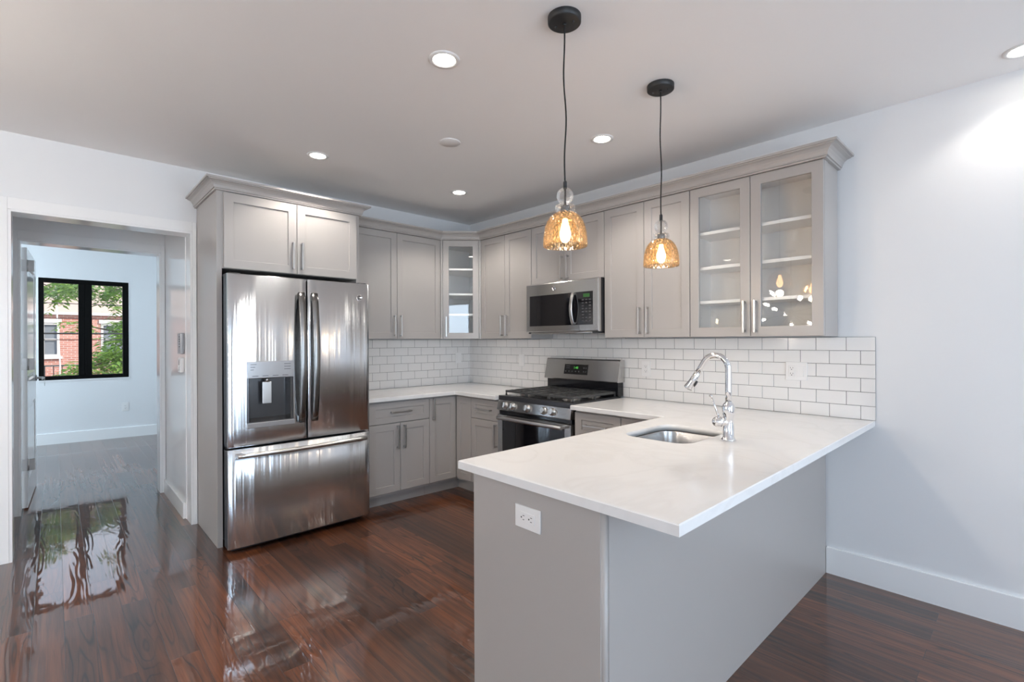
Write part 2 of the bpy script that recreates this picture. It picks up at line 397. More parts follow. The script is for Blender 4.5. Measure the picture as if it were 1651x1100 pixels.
# ------------------------------------------------------------------ the setting
XF = -4.4                                  # inner face of the far room's window wall
DY0, DY1, DZ = -3.437, -2.546, 2.13        # doorway in the fridge wall
D2Y0, D2Y1, D2Z = -3.438, -2.592, 2.115    # second doorway, far side of the little hall
FW = (-3.402, -2.508, 0.878, 2.178)        # far window opening: y0, y1, z0, z1
b = MB()
xs, ys = (-4.6, X1+0.3), (YB-0.2, 0.2)
vs_ = [b.v((x, y, zf(y)+dz)) for dz in (-0.12, 0.0) for y in ys for x in xs]
for q in ((0,2,3,1), (4,5,7,6), (0,1,5,4), (2,6,7,3), (0,4,6,2), (1,3,7,5)): b.face([vs_[i] for i in q])
struct(b, 'floor', 'floor')
struct(MB().box(-4.6, X1+0.3, YB-0.2, 0.2, H, H+0.12), 'ceiling', 'ceil')
struct(MB().box(-0.14, X1+0.14, 0.0, 0.14, -0.1, H), 'wall_right', 'wall')
b = MB()                                   # fridge wall with the doorway
q = 0.014; b.box(-0.14, 0, DY1+q, 0.0, -0.1, H); b.box(-0.14, 0, YB, DY0-q, -0.1, H); b.box(-0.14, 0, DY0-q, DY1+q, DZ+q, H)
struct(b, 'wall_left', 'wall')
struct(MB().box(-0.14, X1+0.14, YB-0.14, YB, -0.1, H), 'wall_back', 'wall')
b = MB()                                   # wall with the living-side windows
edges = sorted([YB, 0.0] + [v for w in WIN_Y for v in w])
b.box(X1, X1+0.14, YB, 0, -0.1, WIN_Z[0]); b.box(X1, X1+0.14, YB, 0, WIN_Z[1], H)
for i in range(0, len(edges), 2): b.box(X1, X1+0.14, edges[i], edges[i+1], WIN_Z[0], WIN_Z[1])
struct(b, 'wall_front', 'wall')
# hall
struct(MB().box(-1.05, -0.14, -2.55, -2.43, -0.1, H), 'wall_hall_right', 'trim')
struct(MB().box(-1.05, -0.14, -3.66, -3.54, -0.1, H), 'wall_hall_left', 'wall')
b = MB(); b.box(-1.19, -1.05, -6.0, D2Y0-q, -0.1, H).box(-1.19, -1.05, D2Y1+q, -1.1, -0.1, H).box(-1.19, -1.05, D2Y0-q, D2Y1+q, D2Z+q, H)
struct(b, 'wall_hall_far', 'trim')
# far room
b = MB(); b.box(XF-0.16, XF, -6.0, FW[0], -0.1, H).box(XF-0.16, XF, FW[1], -1.1, -0.1, H).box(XF-0.16, XF, FW[0], FW[1], -0.1, FW[2]).box(XF-0.16, XF, FW[0], FW[1], FW[3], H)
struct(b, 'wall_far', 'wall')
struct(MB().box(XF, -1.19, -1.22, -1.1, -0.1, H), 'wall_far_right', 'wall')
b = MB(); b.box(XF, -3.5, -6.12, -6.0, -0.1, H).box(-1.9, -1.19, -6.12, -6.0, -0.1, H).box(-3.5, -1.9, -6.12, -6.0, -0.1, 0.7).box(-3.5, -1.9, -6.12, -6.0, 2.3, H)
struct(b, 'wall_far_left', 'wall')
# doorway linings and casings
def casing(name, xface, y0, y1, zt, w, out=0.02, yr=None):
    s = 1 if out > 0 else -1; xa, xb = sorted((xface, xface+out)); yr = y1+w if yr is None else yr
    b = MB(); b.box(xa, xb, y0-w, y0, zf(y0)-0.01, zt+w, 0.002).box(xa, xb, y1, yr, zf(y1)-0.01, zt+w, 0.002).box(xa, xb, y0, y1, zt, zt+w, 0.002)
    return struct(b, name, 'trim')
casing('trim_1', 0.0, DY0-0.0135, DY1+0.0135, DZ+0.0135, 0.070, yr=-2.507)
casing('trim_2', -1.05, D2Y0-0.0135, D2Y1+0.0135, D2Z+0.0135, 0.068, yr=-2.552)
def lining(name, xa, xb, y0, y1, zt, t=0.012):
    b = MB(); b.box(xa, xb, y0-0.001, y0+t, zf(y0)-0.01, zt).box(xa, xb, y1-t, y1+0.001, zf(y1)-0.01, zt).box(xa, xb, y0+t, y1-t, zt-t, zt+0.001)
    return struct(b, name, 'trim')
lining('trim_3', -0.1455, 0.0195, DY0-0.012, DY1+0.012, DZ+0.012)
lining('trim_4', -1.195, -1.0305, D2Y0-0.012, D2Y1+0.012, D2Z+0.012)
def baseboard(name, x0, x1, y0, y1, h, mat='trim'):
    b = MB(); vs0 = [b.v((x, y, zf(y)-0.012)) for x, y in ((x0,y0),(x1,y0),(x1,y1),(x0,y1))]
    vs1 = [b.v((x, y, zf(y)+h)) for x, y in ((x0,y0),(x1,y0),(x1,y1),(x0,y1))]
    for i in range(4): b.face([vs0[i], vs0[(i+1)%4], vs1[(i+1)%4], vs1[i]])
    b.face(vs1); b.face(list(reversed(vs0)))
    bmesh.ops.bevel(b.bm, geom=[e for e in b.bm.edges if all(q in vs1 for q in e.verts)], offset=0.003, segments=2, profile=0.5, affect='EDGES')
    return struct(b, name, mat)
baseboard('baseboard_right', 3.313, X1, -0.016, 0.0, 0.150)
baseboard('baseboard_hall', -1.03, -0.16, -2.566, -2.55, 0.115)
baseboard('baseboard_far', XF, XF+0.016, -5.98, -1.23, 0.140)
baseboard('baseboard_front', X1-0.016, X1, YB, -0.016, 0.150)
baseboard('baseboard_back', 0, X1-0.016, YB, YB+0.016, 0.150)
baseboard('baseboard_left', 0.0, 0.016, YB+0.016, -3.53, 0.150)
# windows
def pane_window(name, mk, panes, frame_boxes, pane_plane):
    b = MB()
    for q in frame_boxes: b.box(*q, 0.003)
    o = struct(b, name, mk)
    for q in panes:
        p = MB().box(*q).build('glass_pane', 'pane', o)
    return o
y0, y1, z0, z1 = FW
px = [(-3.352, -3.026), (-2.892, -2.572)]; pz = (0.927, 2.122)
xa, xb = XF-0.075, XF-0.005
fb = [(xa, xb, y0, px[0][0], z0, z1), (xa, xb, px[1][1], y1, z0, z1), (xa, xb, px[0][0], px[1][1], z0, pz[0]), (xa, xb, px[0][0], px[1][1], pz[1], z1),
      (xa, xb+0.006, px[0][1], -2.9625, pz[0], pz[1]), (xa, xb+0.006, -2.9585, px[1][0], pz[0], pz[1]), (xa+0.01, xb, -2.97, -2.95, pz[0], pz[1])]
w1 = pane_window('window_1', 'wframe', [(XF-0.045, XF-0.040, a, c, pz[0], pz[1]) for a, c in px], fb, None)
b = MB(); t = 0.008                        # thin white return around the black frame
b.box(XF-0.1, XF+0.004, y0-t, y0, z0-t, z1+t).box(XF-0.1, XF+0.004, y1, y1+t, z0-t, z1+t).box(XF-0.1, XF+0.004, y0, y1, z1, z1+t).box(XF-0.1, XF+0.012, y0-t, y1+t, z0-0.014, z0)
struct(b, 'trim_5', 'trim')
n = 2
for (a, c) in WIN_Y:
    f = 0.05; zm = (WIN_Z[0]+WIN_Z[1])/2; q = X1+0.03; r = X1+0.09
    fb = [(q, r, a, a+f, *WIN_Z), (q, r, c-f, c, *WIN_Z), (q, r, a+f, c-f, WIN_Z[0], WIN_Z[0]+f), (q, r, a+f, c-f, WIN_Z[1]-f, WIN_Z[1]), (q, r, a+f, c-f, zm-0.025, zm+0.025)]
    pane_window('window_%d' % n, 'wframe', [(q+0.02, q+0.026, a+f, c-f, WIN_Z[0]+f, zm-0.025), (q+0.02, q+0.026, a+f, c-f, zm+0.025, WIN_Z[1]-f)], fb, None); n += 1
fb = [(-3.5, -3.45, -6.1, -6.03, 0.7, 2.3), (-1.95, -1.9, -6.1, -6.03, 0.7, 2.3), (-3.45, -1.95, -6.1, -6.03, 0.7, 0.75), (-3.45, -1.95, -6.1, -6.03, 2.25, 2.3)]
pane_window('window_%d' % n, 'wframe', [(-3.45, -1.95, -6.07, -6.064, 0.75, 2.25)], fb, None)

# the open door of the far room, hinged on its left jamb
dr = MB(); DW, DT, dz0, dz1 = 0.865, 0.035, 0.012, 2.03
# leaf in local space: x along the leaf from the hinge, face at y = 0 looks to +y
pan = [(0.12, 0.24, DW-0.24+0.12, 0.95), (0.12, 1.10, DW-0.12, 1.90)]
pan = [(0.115, 0.22, DW-0.115, 0.80), (0.115, 0.99, DW-0.115, 1.90)]
for side in (1, -1):
    yf = 0.0 if side == 1 else -DT
    zs_ = [dz0, pan[0][1], pan[0][3], pan[1][1], pan[1][3], dz1]; xs_ = [0, 0.115, DW-0.115, DW]
    for i in range(3):
        for k in range(5):
            if i == 1 and k in (1, 3):     # recessed panel with sloping edge and raised field
                X0, X1_, Z0, Z1 = xs_[1], xs_[2], zs_[k], zs_[k+1]
                seq = [(0, yf), (0.012, yf-side*0.010), (0.03, yf-side*0.010), (0.05, yf-side*0.004)]
                dr.loft([[(X0+d, y, Z0+d), (X1_-d, y, Z0+d), (X1_-d, y, Z1-d), (X0+d, y, Z1-d)] for d, y in seq], False, True)
            else:
                dr.face([dr.v((xs_[i], yf, zs_[k])), dr.v((xs_[i+1], yf, zs_[k])), dr.v((xs_[i+1], yf, zs_[k+1])), dr.v((xs_[i], yf, zs_[k+1]))])
for q in (((0,0,dz0),(0,-DT,dz0),(0,-DT,dz1),(0,0,dz1)), ((DW,0,dz0),(DW,-DT,dz0),(DW,-DT,dz1),(DW,0,dz1)), ((0,0,dz1),(DW,0,dz1),(DW,-DT,dz1),(0,-DT,dz1)), ((0,0,dz0),(DW,0,dz0),(DW,-DT,dz0),(0,-DT,dz0))):
    dr.face([dr.v(p) for p in q])
bmesh.ops.remove_doubles(dr.bm, verts=dr.bm.verts, dist=1e-5)
door = struct(dr, 'door_1', 'doorp')
door.location = (-1.205, -3.407, zf(-3.4)); door.rotation_euler = (0, 0, R(178.0)); door.scale = (1, -1, 1)
h = MB().cyl((DW-0.06, 0, 0.975), (DW-0.06, 0.010, 0.975), 0.026).cyl((DW-0.06, 0.01, 0.975), (DW-0.06, 0.05, 0.975), 0.010)
h.tube([(DW-0.06, 0.047, 0.975), (DW-0.10, 0.052, 0.975), (DW-0.17, 0.050, 0.972)], 0.009)
h.build('door_handle', 'handle', door)
k = MB().cyl((DW-0.06, 0.05, 0.975), (DW-0.06, 0.062, 0.975), 0.006).box(DW-0.063, DW-0.057, 0.058, 0.060, 0.925, 0.972).lathe([(0.004, -0.002), (0.014, -0.002), (0.014, 0.002), (0.004, 0.002)], (DW-0.06, 0.059, 0.913), axis='y', n=16, closed=True)
k.build('key', 'handle', door)
for zz in (0.30, 1.08, 1.845):
    g = MB().cyl((-0.006, 0.004, zz), (-0.006, 0.004, zz+0.09), 0.006, n=10).box(-0.003, 0.0, -DT+0.004, 0.0, zz, zz+0.09).box(-0.0035, 0.0, 0.002, 0.040, zz, zz+0.09)
    for dz in (0.015, 0.045, 0.075):
        for yy in (-0.024, 0.018): g.cyl((-0.0036, yy, zz+dz), (-0.0055, yy, zz+dz), 0.004, n=8)
    g.build('hinge', 'handle', door)
door['label'] = 'white panelled door standing open into the far room'

# ------------------------------------------------------------------ tiled splashback
def tiles(name, axis, length, rows, z0, rowh, tw, first, extra=None):
    """first: joint offset for even / odd rows counted from the top"""
    g = MB(); T = MB(); G = 0.0011
    P = (lambda u, d, z: (u, -d, z)) if axis == 'x' else (lambda u, d, z: (d, -u, z))
    def bx(mb, u0, u1, d0, d1, za, zb, c=0.0):
        lo = [(u0, d0), (u0, d1-c), (u0+c, d1)] 
        L0 = [P(u0, d0, za), P(u1, d0, za), P(u1, d0, zb), P(u0, d0, zb)]
        L1 = [P(u0, d1-c, za), P(u1, d1-c, za), P(u1, d1-c, zb), P(u0, d1-c, zb)]
        L2 = [P(u0+c, d1, za+c), P(u1-c, d1, za+c), P(u1-c, d1, zb-c), P(u0+c, d1, zb-c)]
        mb.loft([L0, L1, L2] if c else [L0, L1])
    zt = z0 + rows*rowh
    bx(g, 0.0, length, 0.0005, 0.0072, z0, zt)
    def row(za, zb, offs, ua, ub):
        u = offs - tw
        while u < ub:
            a, c = max(u+G, ua), min(u+tw-G, ub)
            if c-a > 0.012: bx(T, a, c, 0.006, 0.0088, za+G, zb-G, 0.0012)
            u += tw
    for r in range(rows): row(zt-(r+1)*rowh, zt-r*rowh, first[r % 2], 0.0, length)
    if extra:
        bx(g, extra[0], extra[1], 0.0005, 0.0072, zt, zt+extra[2]); row(zt, zt+extra[2], first[1], extra[0], extra[1])
    return g, T
g, T = tiles('r', 'x', 3.545, 6, 0.914, 0.0760, 0.1487, (-0.0085, 0.0585), extra=(1.2005, 1.9575, 0.076))
o = thing('tile_backsplash', 'white subway tile splashback with grey grout along the range wall', 'splashback', (0, 0, 0))
for mb in (g, T): pass
g.build('grout', 'grout', o); T.build('tiles', 'tile', o)
g, T = tiles('f', 'y', 1.56, 6, 0.914, 0.0760, 0.1487, (0.088, 0.0135))
for v in list(g.bm.verts)+list(T.bm.verts): v.co.y -= 0.0092
o = thing('tile_backsplash', 'white subway tile splashback behind the worktop next to the fridge', 'splashback', (0, 0, 0))
g.build('grout', 'grout', o); T.build('tiles', 'tile', o)

# ------------------------------------------------------------------ outside the far window
GZ = -1.2
struct(MB().box(-60, -4.9, -40, 40, GZ-0.3, GZ), 'ground', 'ground')
XB = -20.0
bd = thing('brick_house', 'red brick house with pale upper storey across the street, seen through the far window', 'house', (XB, -2.5, GZ))
fy = 2.5
wins = [(-3.95, -3.13, 0.86, 2.07), (-1.98, -1.20, 0.86, 2.07), (-6.9, -6.1, 0.86, 2.07), (1.2, 2.0, 0.86, 2.07)]
b = MB(); zc = sorted({GZ, 0.86, 2.07, 2.42}); yc = sorted({-9.0, 6.0} | {v for w in wins for v in w[:2]})
for i in range(len(yc)-1):
    for k in range(len(zc)-1):
        ym, zm = (yc[i]+yc[i+1])/2, (zc[k]+zc[k+1])/2
        if any(w[0] < ym < w[1] and w[2] < zm < w[3] for w in wins): continue
        b.box(-6.0, 0.0, yc[i]+fy, yc[i+1]+fy, zc[k]-GZ, zc[k+1]-GZ)
bmesh.ops.remove_doubles(b.bm, verts=b.bm.verts, dist=1e-5)
b.build('brick_wall', 'brick', bd)
MB().box(-6.0, 0.03, -9.0+fy, 6.0+fy, 2.42-GZ, 5.2-GZ).build('upper_storey', 'siding', bd)
MB().box(-6.0, 0.14, -9.1+fy, 6.1+fy, 2.36-GZ, 2.46-GZ, 0.02).build('cornice', 'stone', bd)
b = MB().prism_x([(-6.3, 0), (0.35, 0), (-3, 1.4)], 0, 15.4)
for v in b.bm.verts: v.co = Vector((v.co.y, v.co.x-9.2+fy, v.co.z+5.2-GZ))
b.build('roof', 'dgrey', bd)
for (a, c, z0, z1) in wins:
    t = 0.07
    f = MB().box(-0.12, 0.02, a+fy, a+t+fy, z0-GZ, z1-GZ).box(-0.12, 0.02, c-t+fy, c+fy, z0-GZ, z1-GZ).box(-0.12, 0.02, a+t+fy, c-t+fy, z1-t-GZ, z1-GZ).box(-0.12, 0.02, a+t+fy, c-t+fy, z0-GZ, z0+t-GZ)
    zm = (z0+z1)/2; f.box(-0.1, 0.0, a+t+fy, c-t+fy, zm-0.03-GZ, zm+0.03-GZ).box(-0.1, 0.0, (a+c)/2-0.012+fy, (a+c)/2+0.012+fy, z0+t-GZ, z1-t-GZ)
    f.box(-0.02, 0.08, a-0.08+fy, c+0.08+fy, z0-0.09-GZ, z0-GZ).box(-0.02, 0.05, a-0.06+fy, c+0.06+fy, z1-GZ, z1+0.14-GZ)
    f = f.build('window', 'stone', bd); MB().box(-0.07, -0.06, a+t+fy, c-t+fy, z0+t-GZ, z1-t-GZ).build('pane', 'houseglass', f)
fn = thing('railing', 'low dark railing along the pavement in front of the brick house', 'railing', (-17.0, -2.5, GZ))
b = MB().box(-0.02, 0.02, -5, 6, 1.80, 1.84).box(-0.02, 0.02, -5, 6, 1.1, 1.13)
b.build('rails', 'dark', fn)
b = MB()
for i in range(56): b.box(-0.012, 0.012, -5+i*0.2, -4.976+i*0.2, 0, 1.83)
b.build('bars', 'dark', fn)
random.seed(5)
for i, (z, x, lab) in enumerate([(2.09, -6.6, 'uppermost thin black cable crossing outside the far window'), (1.85, -6.7, 'thin black cable below the top one outside the far window'), (1.60, -6.5, 'thick black cable across the middle of the far window view'), (1.50, -6.55, 'lowest black cable just under the thick one outside the window')]):
    r_ = 0.013 if i == 2 else 0.006
    b = MB().tube([(0, y, -0.10+0.10*(y/9.0)**2*1.0) for y in range(-9, 10, 3)], r_, 8)
    o = b.build('utility_cable', 'wire'); o.location = (x, -2.9, z); tag(o, lab, 'cable', 'cables outside the far window')
o = MB().tube([(0, 0, 0), (0.0, 0.03, 1.0), (0, 0.05, 2.0), (0, 0.0, 3.2), (0, -0.03, 4.6)], 0.014, 8).build('hanging_cable', 'whitecable'); o.location = (-12.5, -3.21, GZ)
tag(o, 'pale upright cable hanging in front of the brick house', 'cable')
def leafcluster(mb, base, dirv, n, ln, rnd):
    """one compound twig: paired leaflets along a drooping stem"""
    d = Vector(dirv).normalized(); side = d.cross(Vector((0, 0, 1))).normalized()
    for i in range(n):
        p = Vector(base) + d*(i*ln*0.45) + Vector((0, 0, -0.004*i*i*ln*6))
        for s in (1, -1):
            ld = (side*s + d*0.6 + Vector((0, 0, rnd.uniform(-0.5, 0.1)))).normalized(); w = ld.cross(Vector((rnd.uniform(-.4, .4), rnd.uniform(-.4, .4), 1))).normalized()
            L_ = ln*rnd.uniform(0.75, 1.25); wd = L_*0.2; nz = w.cross(ld)*(L_*0.06)
            pts = [p, p+ld*L_*0.35+w*wd+nz, p+ld*L_, p+ld*L_*0.35-w*wd+nz]
            q = [mb.v(t) for t in pts]; mb.face([q[0], q[1], q[2]]); mb.face([q[0], q[2], q[3]])
def tree(label, base, trunk, blobs, seed, ln=0.15):
    rnd = random.Random(seed)
    t = thing('street_tree', label, 'tree', base, 0, 'trees outside the far window')
    B = Vector(base); b = MB(); b.tube([Vector(p) for p in trunk], [0.14-0.10*i/(len(trunk)-1) for i in range(len(trunk))], 10)
    for (c, r, n) in blobs:
        k = min(range(len(trunk)), key=lambda i: (Vector(trunk[i])+B-Vector(c)).length)
        b.tube([Vector(trunk[k]), (Vector(trunk[k])+Vector(c)-B)/2+Vector((0, 0, 0.1)), Vector(c)-B], [0.035, 0.022, 0.008], 8)
    b.build('trunk', 'bark', t)
    f = MB()
    for (c, r, n) in blobs:
        for i in range(n):
            p = Vector((rnd.gauss(0, 1), rnd.gauss(0, 1), rnd.gauss(0, 1))); p = p.normalized()*rnd.random()**0.5
            p = Vector((p.x*r[0], p.y*r[1], p.z*r[2])) + Vector(c) - B
            leafcluster(f, p, (rnd.uniform(-1, 1), rnd.uniform(-1, 1), rnd.uniform(-0.7, 0.1)), 5, ln*rnd.uniform(0.7, 1.1), rnd)
    f.build('foliage', 'leaf', t, fix=False)
    return t
tree('leafy green tree filling the right pane of the far window', (-8.6, -1.45, GZ), [(0, 0, 0), (0.05, -0.1, 1.2), (0, -0.15, 2.4), (0.1, -0.2, 3.6), (0, -0.3, 4.6)],
     [((-8.3, -2.30, 1.10), (0.7, 0.42, 0.55), 130), ((-8.4, -2.05, 1.75), (0.7, 0.40, 0.5), 110), ((-8.0, -2.95, 0.80), (0.45, 0.30, 0.28), 45), ((-8.6, -1.4, 2.6), (0.9, 0.7, 0.7), 120), ((-8.8, -2.95, 2.52), (0.5, 0.30, 0.2), 45), ((-8.9, -2.45, 2.42), (0.5, 0.35, 0.22), 40), ((-9.0, -2.90, 1.72), (0.25, 0.14, 0.10), 9), ((-8.7, -1.2, 1.5), (0.8, 0.6, 0.7), 100), ((-8.6, -1.5, 3.6), (1.0, 1.0, 0.8), 120)], 11)
tree('tree with leafy branches hanging into the top of the far window', (-11.3, -4.9, GZ), [(0, 0, 0), (0.0, 0.1, 1.6), (0.1, 0.2, 3.0), (0.2, 0.4, 4.2), (0.3, 0.7, 5.2)],
     [((-10.8, -3.25, 2.56), (0.5, 0.55, 0.26), 70), ((-10.9, -3.5, 3.4), (0.6, 0.9, 0.5), 110), ((-11.3, -4.7, 3.6), (0.9, 0.9, 0.8), 130)], 23)
# ------------------------------------------------------------------ cabinets
ST = 0.057                                  # shaker stile width
def handle_v(x, zc, yf, L=0.19):
    b = MB(); b.box(x-0.0065, x+0.0065, yf-0.034, yf-0.025, zc-L/2, zc+L/2, 0.0025)
    for s in (-1, 1): b.box(x-0.005, x+0.005, yf-0.026, yf+0.0005, zc+s*(L/2-0.010)-0.006, zc+s*(L/2-0.010)+0.006, 0.0015)
    return b
def handle_h(xc, z, yf, L=0.19):
    b = MB(); b.box(xc-L/2, xc+L/2, yf-0.034, yf-0.025, z-0.0065, z+0.0065, 0.0025)
    for s in (-1, 1): b.box(xc+s*(L/2-0.010)-0.006, xc+s*(L/2-0.010)+0.006, yf-0.026, yf+0.0005, z-0.005, z+0.005, 0.0015)
    return b
def front(par, kind, x0, x1, z0, z1, yf, hd=None, glass=False, st=ST):
    """one shaker door or drawer front; hd = ('v', x, zc) or ('h', xc, z)"""
    g = 0.0016; x0 += g; x1 -= g; z0 += g; z1 -= g
    sh = min(st, (z1-z0)*0.30)
    b = MB(); c = 0.0018; T = 0.019; n = 0.0
    lp = lambda i, k, y: [(x0+i, y, z0+k), (x1-i, y, z0+k), (x1-i, y, z1-k), (x0+i, y, z1-k)]
    if glass:
        L = [lp(st, sh, yf+T), lp(0, 0, yf+T), lp(0, 0, yf+c), lp(c, c, yf), lp(st-c, sh-c, yf), lp(st, sh, yf+c), lp(st, sh, yf+T)]
        b.loft(L, False, False); bmesh.ops.remove_doubles(b.bm, verts=b.bm.verts, dist=1e-6)
    else:
        L = [lp(0, 0, yf+T), lp(0, 0, yf+c), lp(c, c, yf), lp(st-c, sh-c, yf), lp(st, sh, yf+c), lp(st+0.0005, sh+0.0005, yf+0.0085)]
        b.loft(L, True, True)
    d = b.build(kind, 'cab', par)
    if glass: MB().box(x0+st-0.004, x1-st+0.004, yf+0.010, yf+0.013, z0+sh-0.004, z1-sh+0.004).build('glass_pane', 'pane', d)
    if hd:
        h = (handle_v(hd[1], hd[2], yf) if hd[0] == 'v' else handle_h(hd[1], hd[2], yf)); h.build('handle', 'handle', d)
    return d
ZU0, ZU1 = 1.376, 2.318                     # wall cabinets, bottom and top
DU = 0.279
def wall_cabinet(label, origin, rz, w, splits, z0=ZU0, d=DU, hands=None, glass=False, shelves=(), group='grey wall cabinets'):
    t = thing('wall_cabinet', label, 'cabinet', (origin[0], origin[1], z0), rz, group)
    h = ZU1 - z0; yb = -d+0.0195
    if not glass: MB().box(0.0006, w-0.0006, yb, -0.0105, 0, h).build('body', 'cab', t)
    else:
        p = 0.016
        MB().box(0.0006, p, yb, -0.0105, 0, h).box(w-p, w-0.0006, yb, -0.0105, 0, h).box(p, w-p, yb, -0.0105, h-p, h).box(p, w-p, yb, -0.0105, 0, p).box(p, w-p, -0.0165, -0.0105, p, h-p).build('body', 'cab', t)
        q = 0.0172; e = 0.0008
        MB().box(p, p+e, yb+0.001, -q, p, h-p).box(w-p-e, w-p, yb+0.001, -q, p, h-p).box(p+e, w-p-e, yb+0.001, -q, h-p-e, h-p).box(p+e, w-p-e, yb+0.001, -q, p, p+e).box(p+e, w-p-e, -q-e, -q+0.0006, p, h-p).build('interior', 'cabin', t)
        for s in shelves: MB().box(p+0.001, w-p-0.001, yb+0.012, -0.0182, s-z0, s-z0+0.019, 0.001).build('shelf', 'shelf', t)
    xs = [0]+splits+[w]
    for i in range(len(xs)-1):
        a, c = xs[i], xs[i+1]
        side = hands[i]; hx = c-0.031 if side == 'r' else a+0.031
        front(t, 'door', a, c, 0.0, h, -d, ('v', hx, 0.118), glass)
    return t
PIh = PI/2
# range wall, left to right
wall_cabinet('grey double-door wall cabinet between the corner glass cabinet and the microwave', (0.524, 0), 0, 0.675, [0.338], hands='rl')
wall_cabinet('short grey double-door cabinet above the microwave', (1.2005, 0), 0, 0.7565, [0.378], z0=1.826, hands='rl')
wall_cabinet('tall grey double-door wall cabinet right of the microwave, behind the second pendant', (1.9585, 0), 0, 0.6655, [0.333], hands='rl')
wall_cabinet('grey wall cabinet with two clear glass doors at the end of the run', (2.6255, 0), 0, 0.7475, [0.372], hands='rl', glass=True, shelves=(1.585, 1.80, 2.02), group='grey wall cabinets')
# fridge wall
wall_cabinet('grey double-door wall cabinet beside the fridge enclosure', (0, -1.505), PIh, 0.932, [0.467], hands='rl')
# diagonal corner cabinet
ca = thing('corner_wall_cabinet', 'narrow grey corner wall cabinet with one glass door and pale shelves', 'cabinet', (0, 0, ZU0), 0, 'grey wall cabinets')
hh = ZU1-ZU0; A_, B_ = Vector((DU, -0.571)), Vector((0.5225, -DU)); dd = (B_-A_).normalized(); nn = Vector((dd.y, -dd.x))
A2, B2 = A_-nn*0.0195, B_-nn*0.0195
poly = [(0.0095, -0.0105), (0.0095, -0.571), (A2.x, -0.571), (A2.x, A2.y), (B2.x, B2.y), (0.5225, B2.y), (0.5225, -0.0105)]
poly = [(0.0105, -0.0105), (0.0105, -0.571), (0.262, -0.571), (0.5225, -0.262), (0.5225, -0.0105)]
b = MB().prism(poly, 0, 0.016).prism(poly, hh-0.016, hh)
b.box(0.0105, 0.0165, -0.555, -0.0165, 0.016, hh-0.016).box(0.0165, 0.5065, -0.0165, -0.0105, 0.016, hh-0.016)
b.box(0.0105, 0.262, -0.571, -0.555, 0.016, hh-0.016).box(0.5065, 0.5225, -0.262, -0.0105, 0.016, hh-0.016)
b.build('body', 'cab', ca)
g_ = [(0.0165, -0.0165), (0.0165, -0.555), (0.258, -0.555), (0.5065, -0.258), (0.5065, -0.0165)]
b = MB().prism(g_, 0.016, 0.0168).prism(g_, hh-0.0168, hh-0.016).box(0.0165, 0.0173, -0.554, -0.0173, 0.017, hh-0.017).box(0.0173, 0.5057, -0.0173, -0.0165, 0.017, hh-0.017).box(0.0173, 0.258, -0.555, -0.5542, 0.017, hh-0.017).box(0.5057, 0.5065, -0.258, -0.0173, 0.017, hh-0.017)
b.build('interior', 'cabin', ca)
ins = [(0.017, -0.017), (0.017, -0.553), (0.245, -0.553), (0.505, -0.252), (0.505, -0.017)]
for s in (1.60, 1.795, 2.035): MB().prism(ins, s-ZU0, s-ZU0+0.019).build('shelf', 'shelf', ca)
fr = bpy.data.objects.new('face_frame', None)
ang = math.atan2(dd.y, dd.x); Ln = (B_-A_).length
def rot_into(o):
    for q in o: q.matrix_local = Matrix.Translation((A_.x, A_.y, 0)) @ Matrix.Rotation(ang, 4, 'Z')
d = front(ca, 'door', 0.018, Ln-0.018, 0.0, hh, 0.0, ('v', 0.052, 0.118), True)
rot_into([d])
ff = MB().box(0.0, 0.0165, 0.001, 0.024, 0, hh).box(Ln-0.0165, Ln, 0.001, 0.024, 0, hh).build('face_frame', 'cab', ca); rot_into([ff])
bpy.data.objects.remove(fr)
# crown mouldings
def crown_prof(p=0.078):
    k = p/0.078; z = 2.3185
    return [(-0.012, z), (0.014*k, z), (0.016*k, z+0.005), (0.015*k, z+0.009), (0.022*k, z+0.010), (0.0225*k, z+0.018), (0.026*k, z+0.028), (0.034*k, z+0.040), (0.046*k, z+0.049), (0.060*k, z+0.0535), (0.064*k, z+0.054), (0.065*k, z+0.058), (0.077*k, z+0.059), (0.078*k, z+0.062), (0.078*k, z+0.071), (-0.012, z+0.071)]
o = MB().sweep([(DU, -1.50), (DU, -0.571), (0.5225, -DU), (3.373, -DU), (3.373, -0.001)], crown_prof()).build('crown_molding', 'cab')
tag(o, 'long grey crown moulding running over the wall cabinets round the corner', 'moulding')

# fridge enclosure: tall end panel, bridge cabinet, its own crown
fc = thing('fridge_cabinet', 'tall grey fridge surround with a two-door cabinet over the fridge', 'cabinet', (0, -2.505, zf(-2.505)), PIh)
zo = -zf(-2.505); FX = 0.60
MB().box(0.0, 0.029, -FX, -0.021, -0.004, ZU1+zo).build('end_panel', 'cab', fc)
MB().box(0.0295, 0.955, -FX, -0.0005, 1.826+zo, ZU1+zo).build('body', 'cab', fc)
MB().box(0.930, 0.955, -FX, -0.0005, 1.377+zo, 1.8255+zo).build('side_panel', 'cab', fc)
front(fc, 'door', 0.036, 0.488, 1.826+zo, ZU1-0.006+zo, -FX-0.0195, ('v', 0.488-0.030, 1.826+zo+0.125))
front(fc, 'door', 0.488, 0.928, 1.826+zo, ZU1-0.006+zo, -FX-0.0195, ('v', 0.488+0.030, 1.826+zo+0.125))
c = MB().sweep([(-0.0, -0.001), (-0.0, -FX-0.004), (0.956, -FX-0.004), (0.956, -DU-0.08)], [(q, z+zo) for q, z in crown_prof(0.066)])
for v in c.bm.verts: pass
c.build('crown', 'cab', fc)

